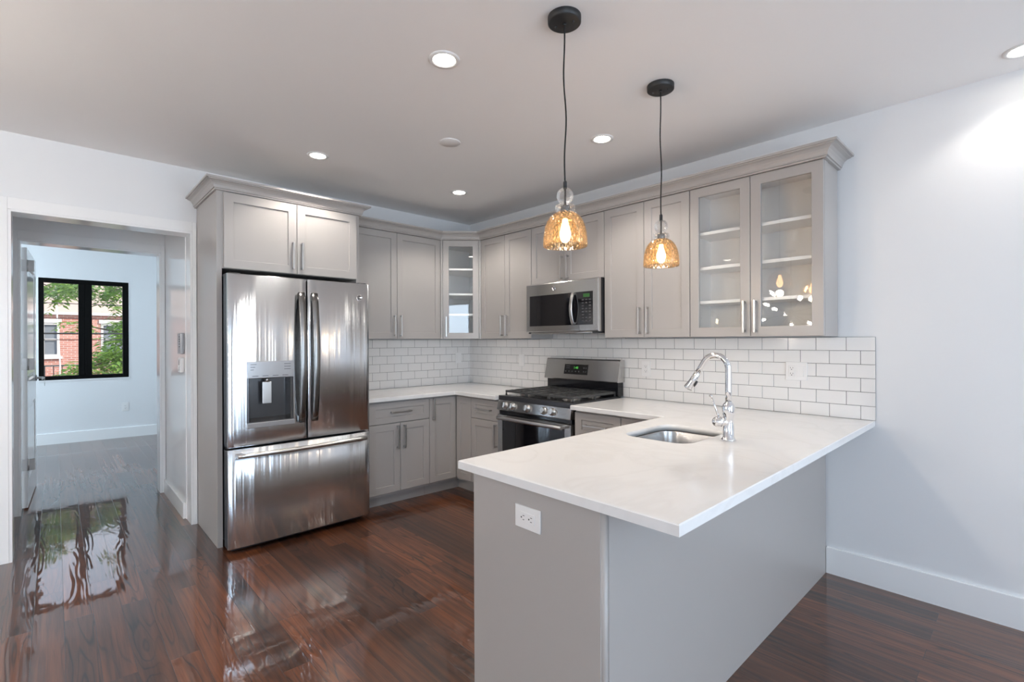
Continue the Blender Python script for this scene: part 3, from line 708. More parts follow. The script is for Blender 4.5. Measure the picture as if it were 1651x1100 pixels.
# base cabinets
ZB0, ZB1 = 0.122, 0.8835
def base_cabinet(label, origin, rz, w, d, fronts, kick=True, x_in=0.0, name='base_cabinet'):
    """fronts: (kind, x0, x1, z0, z1, handle); z absolute"""
    yz = zf(origin[1]); t = thing(name, label, 'cabinet', (origin[0], origin[1], yz), rz, 'grey base cabinets')
    MB().box(0.0006, w-0.0006, -d+0.0195, -0.0105, ZB0-yz, ZB1-yz-0.0005).build('body', 'cab', t)
    if kick: MB().box(0.0006, w-0.0006, -d+0.085, -d+0.10, -0.012, ZB0-yz-0.0005).build('toe_kick', 'cab', t)
    for (k, x0, x1, z0, z1, hd) in fronts:
        if hd: hd = (hd[0], hd[1], hd[2]-yz)
        front(t, k, x0, x1, z0-yz, z1-yz, -d, hd)
    return t
DF, DR_ = 0.615, 0.645
ZT = 0.868
# fridge wall: drawer over two doors
base_cabinet('grey base cabinet with wide drawer over two doors next to the fridge', (0, -1.545), PIh, 0.618, DF,
    [('drawer', 0.064, 0.618, 0.700, ZT, ('h', 0.34, 0.787)), ('door', 0.064, 0.339, 0.142, 0.697, ('v', 0.339-0.031, 0.585)), ('door', 0.339, 0.618, 0.142, 0.697, ('v', 0.339+0.031, 0.585))])
# corner unit with two narrow doors meeting at the inner corner
cb = thing('corner_base_cabinet', 'grey L-shaped corner base cabinet with two narrow doors meeting in the corner', 'cabinet', (0, 0, zf(0)), 0, 'grey base cabinets')
yz = zf(0)
MB().prism([(0.0105, -0.0105), (0.0105, -0.926), (DF-0.0195, -0.926), (DF-0.0195, -DR_+0.0195), (0.826, -DR_+0.0195), (0.826, -0.0105)][::1], ZB0-yz, ZB1-yz-0.0005).build('body', 'cab', cb)
MB().prism([(DF-0.10, -0.926), (DF-0.085, -0.926), (DF-0.085, -DR_+0.085), (0.826, -DR_+0.085), (0.826, -DR_+0.10), (DF-0.10, -DR_+0.10)], -0.012, ZB0-yz-0.0005).build('toe_kick', 'cab', cb)
d = front(cb, 'door', 0.0, 0.926-DR_-0.001, 0.142-yz, ZT-yz, 0.0, ('v', 0.034, 0.775-yz)); d.matrix_local = Matrix.Translation((DF, -0.926, 0)) @ Matrix.Rotation(PIh, 4, 'Z')
front(cb, 'door', DF+0.001, 0.826, 0.142-yz, ZT-yz, -DR_)
base_cabinet('narrow grey base cabinet with drawer and door left of the range', (0.8275, 0), 0, 0.362, DR_,
    [('drawer', 0.0, 0.362, 0.700, ZT, ('h', 0.181, 0.785)), ('door', 0.0, 0.362, 0.142, 0.697, ('v', 0.362-0.031, 0.585))])
base_cabinet('grey base cabinet with drawer and door just right of the range', (1.968, 0), 0, 0.378, DR_,
    [('drawer', 0.004, 0.378, 0.700, ZT, ('h', 0.19, 0.785)), ('door', 0.004, 0.378, 0.142, 0.697, ('v', 0.04, 0.585))])
base_cabinet('grey base cabinet in the inner corner between range run and peninsula', (2.347, 0), 0, 0.384, DR_,
    [('drawer', 0.0, 0.35, 0.700, ZT, ('h', 0.18, 0.785)), ('door', 0.0, 0.35, 0.142, 0.697, ('v', 0.04, 0.585))])
# peninsula
PX0, PX1, PYE = 2.732, 3.311, -2.145
pn = thing('peninsula_cabinet', 'plain grey peninsula base under the white overhanging worktop', 'cabinet', (PX0, PYE, zf(PYE)), 0, 'grey base cabinets')
z0p = zf(PYE)
W_P, L_P = PX1-PX0, -PYE-0.0105
b = MB().box(0.022, W_P-0.014, 0.0205, L_P, 0.11, 0.60).box(0.022, W_P-0.014, 0.0205, 0.78, 0.60, ZB1-z0p-0.0005).box(0.022, W_P-0.014, 1.31, L_P, 0.60, ZB1-z0p-0.0005)
b.box(0.075, 0.09, 0.0205, L_P-0.66, -0.02, 0.11)
b.build('body', 'cab', pn)
MB().box(0.0035, W_P-0.013, 0.0, 0.020, -0.004, ZB1-z0p-0.0005, 0.0015).build('end_panel', 'cab', pn)
MB().box(W_P-0.0135, W_P, 0.0215, L_P, -0.035, ZB1-z0p-0.0005).build('back_panel', 'cab', pn)
MB().loft([[(W_P-0.0125+0.0135*math.cos(R(a)), 0.0110+0.0085*math.sin(R(a)), z) for a in (180, 225, 250, 270, 290, 315, 340, 360)] + [(W_P+0.001, 0.0205, z), (W_P-0.026, 0.0205, z)] for z in (-0.006, ZB1-z0p-0.0005)], True, True, True).build('corner_bead', 'cab', pn)
xs = [(0.66, 1.07), (1.07, 1.48), (0.02, 0.66)]
for (ya, yb_) in ((0.004, 0.64), (0.64, 1.06), (1.06, 1.485)):
    d = front(pn, 'door', 0.0, yb_-ya, 0.142-z0p, ZT-z0p, 0.0, ('v', 0.034, 0.60)); d.matrix_local = Matrix.Translation((0.002, yb_, 0)) @ Matrix.Rotation(-PIh, 4, 'Z')

# worktops
WZ0, WZ1 = 0.884, 0.914
o = MB().plate([(0.0095, -1.555), (0.655, -1.555), (0.655, -0.685), (1.1895, -0.685), (1.1895, -0.0095), (0.0095, -0.0095)], [], WZ0, WZ1, 0.003).build('worktop', 'quartz')
tag(o, 'white quartz worktop in the far corner between fridge and range', 'worktop', 'white quartz worktops')
SK = (2.795, 3.13, -1.315, -0.885)          # sink cut-out
hole = rrect(*SK, 0.075)
o = MB().plate([(1.966, -0.0095), (1.966, -0.685), (2.667, -0.685), (2.667, -2.163), (3.543, -2.163), (3.543, -0.0095)], [hole], WZ0, WZ1, 0.003).build('worktop', 'quartz')
tag(o, 'large white quartz worktop covering the peninsula, with the sink cut into it', 'worktop', 'white quartz worktops')
# sink bowl
s = thing('kitchen_sink', 'stainless steel undermount sink set into the peninsula worktop', 'sink', ((SK[0]+SK[1])/2, (SK[2]+SK[3])/2, 0.70))
cx_, cy_ = s.location.x, s.location.y
def sl(g, z, r): return [(x-cx_, y-cy_, z-0.70) for x, y in rrect(SK[0]-g, SK[1]+g, SK[2]-g, SK[3]+g, r)]
MB().loft([sl(0.018, 0.8825, 0.09), sl(0.004, 0.8825, 0.078), sl(0.002, 0.876, 0.076), sl(-0.006, 0.74, 0.07), sl(-0.014, 0.712, 0.062), sl(-0.035, 0.70, 0.045), sl(-0.10, 0.698, 0.02)], False, True, True).build('bowl', 'steelbowl', s)
MB().lathe([(0.0, 0.001), (0.022, 0.001), (0.026, 0.004), (0.042, 0.004), (0.045, 0.0015)], (0, 0, 0), 28).build('drain', 'chrome', s)
# pull-down faucet
fa = thing('kitchen_faucet', 'chrome pull-down kitchen faucet standing beside the sink', 'faucet', (3.206, -1.082, WZ1))
MB().lathe([(0.0, 0.0), (0.031, 0.0), (0.031, 0.004), (0.027, 0.009), (0.0225, 0.013), (0.0225, 0.110), (0.026, 0.116), (0.026, 0.150), (0.021, 0.160), (0.0155, 0.166), (0.0135, 0.172)], (0, 0, 0), 32).build('base', 'chrome', fa)
sp = [(0, 0, 0.165), (0, 0, 0.22), (0, 0, 0.285)]
for a in range(0, 151, 10): sp.append((-0.058+0.058*math.cos(R(a)), 0, 0.315+0.058*math.sin(R(a))))
e = Vector(sp[-1]); dn = Vector((-0.52, 0, -0.854)).normalized(); 
for q in (0.03, 0.06): sp.append(tuple(e+dn*q))
MB().tube(sp, 0.0133, 16).build('spout', 'chrome', fa)
e2 = Vector(sp[-1])
hd = MB(); pr = [(0.0135, 0.0), (0.0140, 0.004), (0.0135, 0.005), (0.0145, 0.006), (0.0165, 0.05), (0.022, 0.082), (0.0225, 0.088), (0.018, 0.090), (0.0, 0.089)]
aa = Vector((0, 1, 0)); bb = dn.cross(aa)
hd.loft([[e2+dn*h + aa*(r*math.cos(2*PI*i/24)) + bb*(r*math.sin(2*PI*i/24)) for i in range(24)] for r, h in pr], True, False, True)
hd = hd.build('spray_head', 'chrome', fa)
bt = e2+dn*0.052; out = Vector((0.854, 0, -0.52)).normalized()
MB().loft([[bt+out*h + dn*(0.016*k*math.cos(2*PI*i/20)) + aa*(0.008*k*math.sin(2*PI*i/20)) for i in range(20)] for h, k in ((0.010, 1.0), (0.0205, 1.0), (0.0215, 0.8))], True, True, True).build('spray_button', 'dark', hd)
vd = Vector((-0.82, -0.57, 0)).normalized()
MB().cyl((0, 0, 0.080), vd*0.034+Vector((0, 0, 0.080)), 0.0205, n=28).build('valve_neck', 'chrome', fa)
kn = MB(); kc = Vector((0, 0, 0.080)); ka = Vector((0, 0, 1)); kb = vd.cross(ka)
kn.loft([[kc+vd*h + ka*(r*math.cos(2*PI*i/28)) + kb*(r*math.sin(2*PI*i/28)) for i in range(28)] for h, r in ((0.030, 0.0225), (0.036, 0.0235), (0.052, 0.022), (0.062, 0.017), (0.067, 0.009), (0.069, 0.0005))], True, True, True)
kn = kn.build('lever_knob', 'chrome', fa)
k0 = kc+vd*0.040+Vector((0, 0, 0.020)); k1 = k0+Vector((-0.030, -0.010, 0.092))
MB().tube([k0, (k0+k1)/2, k1], [0.0045, 0.0036, 0.0036], 10).cyl(k1-Vector((0.006, 0, -0.002)), k1+Vector((0.006, 0, -0.002)), 0.0055, n=12).build('lever', 'chrome', kn)
# ------------------------------------------------------------------ fridge
fz = zf(-2.0)
fg = thing('refrigerator', 'large stainless steel french door refrigerator with water dispenser', 'refrigerator', (0.02, -2.487, fz), PIh)
FWd, FY = 0.927, -0.765                     # width, plane of the door fronts
def bulge(x0, x1, amt): return lambda x: FY + amt*((2*(x-x0)/(x1-x0)-1)**2)
MB().box(0.028, FWd-0.028, -0.665, -0.01, 0.03, 1.742, 0.006).build('case', 'dark', fg)
for x in (0.07, FWd-0.07):
    for y in (-0.62, -0.08): MB().cyl((x, y, -0.012), (x, y, 0.031), 0.018, n=12).build('foot', 'dark', fg)
MB().box(0.03, FWd-0.03, -0.70, -0.664, 0.012, 0.05).build('kick_grille', 'dark', fg)
def fdoor(name, x0, x1, z0, z1, amt, hole=None, N=14):
    f = bulge(x0, x1, amt); r = 0.012; b = MB()
    xs = [x0+(x1-x0)*i/N for i in range(N+1)]; xs[0] = x0+r*0.35; xs[-1] = x1-r*0.35; zs = [z0+0.003, z1-0.003]
    if hole: xs = sorted(set([x for x in xs if not any(abs(x-h) < 0.012 for h in hole[:2])]) | set(hole[:2])); zs = [z0+0.003, hole[2], hole[3], z1-0.003]
    inn = lambda x, z: hole and hole[0]-1e-6 < x < hole[1]+1e-6 and hole[2] < z < hole[3]
    G = [[b.v((x, f(x), z)) for z in zs] for x in xs]
    for i in range(len(xs)-1):
        for k in range(len(zs)-1):
            if inn((xs[i]+xs[i+1])/2, (zs[k]+zs[k+1])/2): continue
            b.face([G[i][k], G[i+1][k], G[i+1][k+1], G[i][k+1]], True)
    # rounded side edges and door thickness
    def prof(x, s): return [(x, f(x)), (x-s*r*0.25, f(x)+r*0.25), (x-s*r*0.35, f(x)+r*0.8), (x-s*r*0.35, f(x)+r*1.4)]
    Lp = prof(xs[0], 1); Rp = prof(xs[-1], -1)
    for P in (Lp, Rp):
        for z in zs[:1]: pass
        for (a, c) in zip(P, P[1:]):
            for k in range(len(zs)-1): b.face([b.v((a[0], a[1], zs[k])), b.v((c[0], c[1], zs[k])), b.v((c[0], c[1], zs[k+1])), b.v((a[0], a[1], zs[k+1]))], True)
    for z, zz in ((zs[0], z0), (zs[-1], z1)):
        edge = [(p[0], p[1]) for p in reversed(Lp)] + [(x, f(x)) for x in xs[1:-1]] + [(p[0], p[1]) for p in Rp]
        q = [b.v((x, y, z)) for x, y in edge]; q2 = [b.v((x, y+(0.003 if y < -0.68 else 0), zz)) for x, y in edge]
        for i in range(len(q)-1): b.face([q[i], q[i+1], q2[i+1], q2[i]])
        b.face(q2)
    bmesh.ops.remove_doubles(b.bm, verts=b.bm.verts, dist=2e-5)
    d = b.build(name, 'fsteel', fg)
    if hole:
        k = MB(); yb = FY+0.0242; k.box(x0+0.0003, hole[0]-0.001, yb, -0.667, z0+0.004, z1-0.004).box(hole[1]+0.001, x1-0.0003, yb, -0.667, z0+0.004, z1-0.004).box(hole[0]-0.001, hole[1]+0.001, yb, -0.667, z0+0.004, hole[2]-0.001).box(hole[0]-0.001, hole[1]+0.001, yb, -0.667, hole[3]+0.001, z1-0.004); k.build('door_liner', 'dark', d)
    else: MB().box(x0+0.0003, x1-0.0003, FY+0.0242, -0.667, z0+0.004, z1-0.004).build('door_liner', 'dark', d)
    return d
zT, zM = 1.777-fz, 0.700-fz
SPL = 0.476
HX = (0.104, 0.385, 0.818-fz, 1.232-fz)     # dispenser recess
dl = fdoor('left_door', 0.0, SPL-0.004, zM+0.006, zT, 0.006, HX)
dr_ = fdoor('right_door', SPL+0.004, FWd, zM+0.006, zT, 0.006)
dz_ = fdoor('freezer_drawer', 0.0, FWd, 0.040, zM-0.008, 0.007, N=20)
# dispenser
x0, x1, z0, z1 = HX; ym = FY+0.001; zc = 1.126-fz
di = MB(); di.loft([[(x0, ym, z0), (x1, ym, z0), (x1, ym, zc), (x0, ym, zc)], [(x0+0.012, ym-0.001, z0+0.034), (x1-0.012, ym-0.001, z0+0.034), (x1-0.012, ym-0.001, zc-0.001), (x0+0.012, ym-0.001, zc-0.001)],
    [(x0+0.016, ym+0.004, z0+0.036), (x1-0.016, ym+0.004, z0+0.036), (x1-0.016, ym+0.004, zc-0.002), (x0+0.016, ym+0.004, zc-0.002)], [(x0+0.03, ym+0.072, z0+0.05), (x1-0.03, ym+0.072, z0+0.05), (x1-0.03, ym+0.072, zc-0.004), (x0+0.03, ym+0.072, zc-0.004)]], False, True)
di = di.build('dispenser', 'greyp', dl)
MB().box(x0, x1, ym-0.007, ym+0.02, zc, z1, 0.003).build('control_panel', 'panel', di)
MB().box(x0-0.004, x1+0.004, ym-0.014, ym+0.01, z0-0.003, z0+0.030, 0.004).build('drip_tray', 'panel', di)
pd = MB().box(x0+0.095, x0+0.150, ym+0.012, ym+0.020, zc-0.165, zc-0.025, 0.003).box(x0+0.112, x0+0.136, ym+0.020, ym+0.070, zc-0.06, zc-0.04).cyl((x0+0.124, ym+0.02, zc-0.028), (x0+0.124, ym+0.02, zc+0.001), 0.012, n=14)
pd.build('paddle', 'handle', di)
for i in range(4): MB().box(x0+0.03+i*0.06, x0+0.065+i*0.06, ym-0.0078, ym-0.0065, zc+0.012, zc+0.016).build('button', 'dgrey', di)
for i in range(3):
    MB().box(x0+0.02, x0+0.055-0.008*i, ym-0.0078, ym-0.0065, z1-0.02-0.017*i, z1-0.017-0.017*i).build('button', 'greyp', di)
    MB().box(x1-0.06, x1-0.02, ym-0.0078, ym-0.0065, z1-0.02-0.017*i, z1-0.017-0.017*i).build('button', 'greyp', di)
# door handles
def bow(x, z0, z1, out, name, par):
    n = 14; pts = [(x, FY-0.016-out*math.sin(PI*i/n)**0.8, z0+(z1-z0)*i/n) for i in range(n+1)]
    b = MB().tube(pts, 0, flat=(0.008, 0.021, (1, 0, 0)))
    for z, s in ((z0+0.018, 1), (z1-0.018, -1)): b.box(x-0.0165, x+0.0165, FY-0.022, FY+0.004, z-0.022, z+0.022, 0.003)
    return b.build(name, 'hsteel', par)
bow(SPL-0.043, 0.822-fz, 1.682-fz, 0.040, 'handle', dl); bow(SPL+0.043, 0.822-fz, 1.682-fz, 0.040, 'handle', dr_)
n = 18; pts = [(0.045+(FWd-0.09)*i/n, FY-0.035-0.020*math.sin(PI*i/n), 0.655-fz) for i in range(n+1)]
b = MB().tube(pts, 0.0145, 14)
for x in (0.06, FWd-0.06): b.box(x-0.018, x+0.018, FY-0.036, FY+0.006, 0.642-fz, 0.668-fz, 0.004)
b.build('handle', 'handle', dz_)
def badge(par, x, y, z, r):                 # round monogram badge, facing local -y
    o = MB().lathe([(0.0, -0.0025), (r*0.82, -0.0025), (r*0.86, -0.004), (r, -0.0035), (r, 0.001)], (x, y, z), 28, axis='y').build('badge', 'chrome', par)
    s = MB()
    for k in (-1, 1): s.tube([(x+k*r*0.34+0.36*r*math.cos(R(a))*k, y-0.003, z+0.42*r*math.sin(R(a))) for a in range(40, 331, 29)], r*0.07, 6)
    s.build('monogram', 'dark', o)
badge(dr_, 0.850, FY+0.004, 1.673-fz, 0.020)
for x in (0.045, FWd-0.045): MB().box(x-0.035, x+0.035, -0.74, -0.60, 1.7425, zT-0.004, 0.006).build('hinge_cover', 'dark', fg)

# ------------------------------------------------------------------ gas range
rz_ = zf(-0.35)
RW = 0.758
rg = thing('gas_range', 'stainless steel gas range with five knobs and black oven door', 'range', (1.197, -0.012, rz_))
RF = -0.640
Z = lambda z: z-rz_
MB().box(0.004, RW-0.004, RF+0.03, -0.01, Z(0.07), Z(0.885)).build('body', 'black', rg)
for x in (0.05, RW-0.05):
    for y in (-0.55, -0.06): MB().cyl((x, y, Z(zf(-0.4))-0.006), (x, y, Z(0.071)), 0.016, n=12).build('foot', 'dark', rg)
MB().box(0.0, RW, RF-0.004, -0.055, Z(0.885), Z(0.921), 0.004).build('cooktop', 'dgrey', rg)
MB().box(0.03, RW-0.03, RF+0.045, -0.085, Z(0.921), Z(0.9225)).build('burner_tray', 'black', rg)
cp = MB().prism_x([(RF+0.030, Z(0.8845)), (RF-0.004, Z(0.8845)), (RF-0.022, Z(0.812)), (RF-0.016, Z(0.806)), (RF+0.030, Z(0.806))], 0.0, RW).build('control_panel', 'steel', rg)
cn = Vector((0, -0.97, 0.24)).normalized()
for fx in (0.125, 0.232, 0.445, 0.665, 0.778):
    c0 = Vector((fx*RW, RF-0.0135, Z(0.848)))
    a = Vector((1, 0, 0)); u = cn.cross(a)
    k = MB().loft([[c0+cn*h + a*(r*math.cos(2*PI*i/24)) + u*(r*math.sin(2*PI*i/24)) for i in range(24)] for h, r in ((0, 0.0285), (0.006, 0.0285), (0.008, 0.024), (0.026, 0.0225), (0.030, 0.0205))], True, True, True)
    g_ = [c0+cn*0.030 + a*s*0.005 + u*t_*0.020 for s, t_ in ((-1, -1), (1, -1), (1, 1), (-1, 1))]; g2 = [p+cn*0.006 for p in g_]
    k.loft([g_, g2]); k.build('knob', 'handle', rg)
# oven door
od = MB()
X0, X1o, Z0, Z1 = 0.0, RW, Z(0.262), Z(0.772)
lp = lambda i, k, y: [(X0+i, y, Z0+k), (X1o-i, y, Z0+k), (X1o-i, y, Z1-k*0.55), (X0+i, y, Z1-k*0.55)]
od.loft([lp(0, 0, RF+0.028), lp(0, 0, RF-0.012), lp(0.004, 0.004, RF-0.016), lp(0.055, 0.055, RF-0.016), lp(0.057, 0.057, RF-0.013), lp(0.057, 0.057, RF+0.028)], True, True)
od = od.build('oven_door', 'steel', rg)
MB().box(0.056, RW-0.056, RF-0.0145, RF-0.004, Z0+0.056, Z1-0.031).build('window', 'bglass', od)
n = 12; pts = [(0.045+(RW-0.09)*i/n, RF-0.060-0.008*math.sin(PI*i/n), Z(0.752)) for i in range(n+1)]
b = MB().tube(pts, 0.0135, 14)
for x in (0.062, RW-0.062): b.box(x-0.012, x+0.012, RF-0.058, RF-0.013, Z(0.742), Z(0.762), 0.004)
b.build('handle', 'handle', od)
MB().box(0.006, RW-0.006, RF+0.004, RF+0.029, Z(0.7735), Z(0.8055)).build('vent_strip', 'black', rg)
MB().box(0.0, RW, RF-0.014, RF+0.028, Z(0.085), Z(0.258), 0.004).build('drawer', 'steel', rg)
# backguard
MB().box(0.012, RW-0.012, -0.075, -0.004, Z(0.9215), Z(1.042)).build('riser', 'black', rg)
bgd = MB().prism_x([(-0.004, Z(1.030)), (-0.098, Z(1.030)), (-0.102, Z(1.036)), (-0.066, Z(1.196)), (-0.058, Z(1.204)), (-0.004, Z(1.204))], -0.002, RW+0.002).build('backguard', 'steel', rg)
tl = math.atan2(0.036, 0.160)
Mx = Matrix.Translation((RW/2-0.04, -0.0842, Z(1.117))) @ Matrix.Rotation(-tl, 4, 'X')
dp = MB().box(-0.125, 0.125, -0.0025, 0.002, -0.042, 0.042, 0.002).build('display', 'bglass', bgd); dp.matrix_local = Mx
text_obj('1:48', 'clock_digits', 'green', 0.028, dp, Matrix.Translation((-0.0, -0.003, 0.013)) @ FRONT)
for p in [(-0.105+0.035*i, -0.018) for i in range(5)] + [(0.085+0.022*i, 0.012-0.03*j) for i in range(2) for j in range(2)]:
    MB().cyl((p[0], -0.0025, p[1]), (p[0], -0.0034, p[1]), 0.006, n=12).build('button', 'legend', dp)
for z in (0.024, 0.008): MB().box(-0.105, -0.065, -0.0034, -0.0025, z, z+0.004).build('legend', 'legend', dp)
# burners and grates
for (x, y, r) in ((0.15, -0.46, 0.045), (0.15, -0.20, 0.038), (0.379, -0.33, 0.05), (0.608, -0.46, 0.048), (0.608, -0.20, 0.036)):
    t_ = MB().lathe([(0.0, 0.012), (r*1.25, 0.012), (r*1.3, 0.006), (r*1.5, 0.0)], (x, y, Z(0.9225)), 28).build('burner', 'handle', rg)
    MB().lathe([(0.0, 0.024), (r*0.9, 0.023), (r, 0.019), (r, 0.0122)], (x, y, Z(0.9225)), 28).build('burner_cap', 'iron', t_)
for gi in range(3):
    xa, xb = 0.028+gi*0.2355, 0.028+gi*0.2355+0.231; ya, yb = -0.595, -0.082; w = 0.006; zt, zb = Z(0.960), Z(0.943)
    b = MB()
    b.box(xa, xb, ya, ya+2*w, zb, zt, 0.003).box(xa, xb, yb-2*w, yb, zb, zt, 0.003).box(xa, xa+2*w, ya+2*w, yb-2*w, zb, zt, 0.003).box(xb-2*w, xb, ya+2*w, yb-2*w, zb, zt, 0.003)
    xc = (xa+xb)/2
    b.box(xc-w*0.8, xc+w*0.8, ya+2*w, yb-2*w, zb+0.001, zt-0.001)
    for i in range(1, 7):
        y = ya+(yb-ya)*i/7; b.box(xa+2*w, xc-w if i % 2 else xc-0.03, y-w*0.7, y+w*0.7, zb+0.001, zt-0.001).box(xc+w if i % 2 else xc+0.03, xb-2*w, y-w*0.7, y+w*0.7, zb+0.001, zt-0.001)
    for (x, y) in ((xa+w, ya+w), (xb-w, ya+w), (xa+w, yb-w), (xb-w, yb-w), (xa+w, (ya+yb)/2), (xb-w, (ya+yb)/2)): b.cyl((x, y, Z(0.921)), (x, y, zb+0.002), 0.0075, 0.006, n=10)
    b.build('grate', 'iron', rg)

# ------------------------------------------------------------------ microwave
mw = thing('microwave', 'stainless steel over-the-range microwave mounted under the short cabinet', 'microwave', (1.2015, -0.0105, 1.414))
MWW, MH, MF = 0.754, 0.4105, -0.335
MB().box(0.003, MWW-0.003, MF+0.03, -0.002, 0.012, MH).build('body', 'dgrey', mw)
MB().box(0.02, MWW-0.02, MF+0.012, -0.01, 0.0, 0.0118).build('underside_grille', 'dark', mw)
GX0, GX1, GZ0, GZ1 = 0.045, 0.702, 0.062, 0.312
fm = MB(); SX = 0.578                      # seam between door and control side
def ring(xa, xb, ga, gb):
    o4 = lambda i, y: [(xa+i, y, 0.010+i), (xb-i, y, 0.010+i), (xb-i, y, MH-i), (xa+i, y, MH-i)]
    return o4
o4 = lambda i, y: [(0+i, y, 0.010+i), (MWW-i, y, 0.010+i), (MWW-i, y, MH-i), (0+i, y, MH-i)]
i4 = lambda y: [(GX0, y, GZ0), (GX1, y, GZ0), (GX1, y, GZ1), (GX0, y, GZ1)]
fm.loft([o4(0, MF+0.029), o4(0, MF+0.010), o4(0.003, MF+0.003), o4(0.009, MF), i4(MF), i4(MF+0.003), i4(MF+0.029)], True, True)
fm = fm.build('front_frame', 'steel', mw)
MB().box(GX0+0.0005, 0.505, MF-0.001, MF+0.008, GZ0+0.0005, GZ1-0.0005).build('door_window', 'bglass', fm)
kp = MB().box(0.5055, GX1-0.0005, MF-0.001, MF+0.008, GZ0+0.0005, GZ1-0.0005).build('keypad', 'bglass', mw)
MB().box(SX-0.001, SX+0.001, MF-0.0005, MF+0.005, 0.0115, GZ0).build('seam', 'dark', fm)
MB().box(0.612, 0.672, MF-0.0018, MF-0.0008, 0.270, 0.296).build('display', 'greend', kp)
for r_ in range(8):
    for c_ in range(3):
        if r_ in (2, 5) and c_ == 1: continue
        x, z = 0.598+0.033*c_, 0.246-0.0225*r_; MB().box(x, x+0.020, MF-0.0016, MF-0.0009, z, z+0.009).build('button', 'legend', kp)
n = 12; b = MB().tube([(0.520, MF-0.010-0.030*math.sin(PI*i/n)**0.8, 0.066+0.242*i/n) for i in range(n+1)], 0, flat=(0.006, 0.0135, (1, 0, 0)))
for z in (0.074, 0.300): b.box(0.508, 0.532, MF-0.016, MF+0.0, z-0.008, z+0.008, 0.002)
b.build('handle', 'handle', mw)
badge(fm, 0.315, MF, 0.360, 0.017)
MB().box(0.06, MWW-0.06, MF-0.001, MF+0.015, -0.004, 0.0095, 0.003).build('vent_lip', 'steel', mw)

# ------------------------------------------------------------------ outlets, switches, wall units
def outlet(label, name, loc, rz, w, h, parts, group='wall outlets', roll=0.0):
    """plate lying on local y = 0 facing -y; parts: list of ('duplex'|'rocker'|'blank', x centre)"""
    t = thing(name, label, 'outlet' if name != 'switch_plate' else 'switch', loc, rz, group)
    if roll: t.rotation_euler = (0, R(roll), rz) if rz == 0 else t.rotation_euler
    MB().box(-w/2, w/2, -0.006, 0.0, -h/2, h/2, 0.002).build('plate', 'white', t)
    for kind, x in parts:
        o = MB().box(x-0.0165, x+0.0165, -0.0085, -0.005, -0.033, 0.033, 0.001).build('receptacle' if kind == 'duplex' else 'rocker', 'white', t)
        if kind == 'duplex':
            s = MB()
            for z in (0.016, -0.018):
                s.box(x-0.0075, x-0.0055, -0.0089, -0.0083, z, z+0.008).box(x+0.0055, x+0.0075, -0.0089, -0.0083, z, z+0.007).cyl((x, -0.0089, z-0.006), (x, -0.0083, z-0.006), 0.0028, n=10)
            s.build('slots', 'slot', o)
    return t
outlet('white duplex outlet on the tiles just right of the range', 'wall_outlet', (2.143, -0.009, 1.143), 0, 0.073, 0.117, [('duplex', 0)])
outlet('white double plate with outlet and rocker switch on the tiles behind the faucet', 'wall_outlet', (3.160, -0.009, 1.168), 0, 0.116, 0.110, [('duplex', -0.024), ('rocker', 0.024)])
outlet('white blank plate on the tiles left of the range', 'wall_outlet', (0.806, -0.009, 1.172), 0, 0.073, 0.112, [('rocker', 0)])
outlet('white switch plate on the tiles of the fridge wall near the corner', 'wall_outlet', (0.009, -0.165, 1.180), PIh, 0.073, 0.112, [('rocker', 0)])
outlet('white outlet set sideways in the grey end of the peninsula', 'wall_outlet', (3.016, PYE, 0.787), 0, 0.073, 0.113, [('duplex', 0)], roll=90)
outlet('white outlet low on the wall of the far room under the window', 'wall_outlet', (XF, -2.549, 0.47), PIh, 0.075, 0.118, [('duplex', 0)])
ic = thing('intercom', 'grey door-entry intercom on the hall wall by the doorway', 'intercom', (-0.235, -2.55, 1.345), 0)
MB().box(-0.06, 0.06, -0.026, -0.0005, -0.078, 0.078, 0.006).build('case', 'intercom', ic)
for i in range(5): MB().cyl((0.022, -0.0258, 0.05-0.018*i), (0.022, -0.0285, 0.05-0.018*i), 0.0048, n=10).build('button', 'slot', ic)
tb = thing('thermostat', 'small white thermostat below the grey intercom in the hall', 'thermostat', (-0.225, -2.55, 1.185), 0)
MB().box(-0.04, 0.04, -0.028, -0.0005, -0.055, 0.055, 0.006).build('case', 'white', tb)
MB().cyl((0.0, -0.028, -0.025), (0.0, -0.034, -0.025), 0.014, n=18).build('dial', 'white', tb)
MB().box(-0.012, 0.012, -0.0288, -0.0275, 0.0, 0.035).build('scale', 'greyp', tb)
# ------------------------------------------------------------------ lamps
def downlight(label, x, y, power=33, r=0.049):
    t = thing('recessed_downlight', label, 'light', (x, y, H), 0, 'recessed ceiling lights')
    MB().lathe([(r+0.020, 0.0), (r+0.018, -0.005), (r+0.006, -0.0065), (r, -0.004), (r-0.001, -0.0005)], (0, 0, 0), 36).build('trim_ring', 'white', t)
    MB().lathe([(0.0, -0.0028), (r-0.0005, -0.0028), (r, -0.0005)], (0, 0, 0), 36).build('lens', 'lens', t)
    d = bpy.data.lights.new('downlight_lamp', 'SPOT'); d.energy = power; d.color = (1.0, 0.93, 0.85); d.spot_size = R(124); d.spot_blend = 0.5; d.shadow_soft_size = 0.045
    o = bpy.data.objects.new('downlight_lamp', d); COL.objects.link(o); o.parent = t; o.location = (0, 0, -0.02)
    return t
downlight('recessed ceiling light nearest the camera, left of the front pendant cord', 2.351, -1.994)
downlight('recessed ceiling light in front of the fridge cabinet', 0.866, -1.967)
downlight('small distant recessed ceiling light above the far kitchen corner', 0.855, -0.784)
downlight('recessed ceiling light between the two pendant cords', 2.317, -0.790)
downlight('recessed ceiling light by the right wall, cut by the picture edge', 4.106, -0.214, 9)
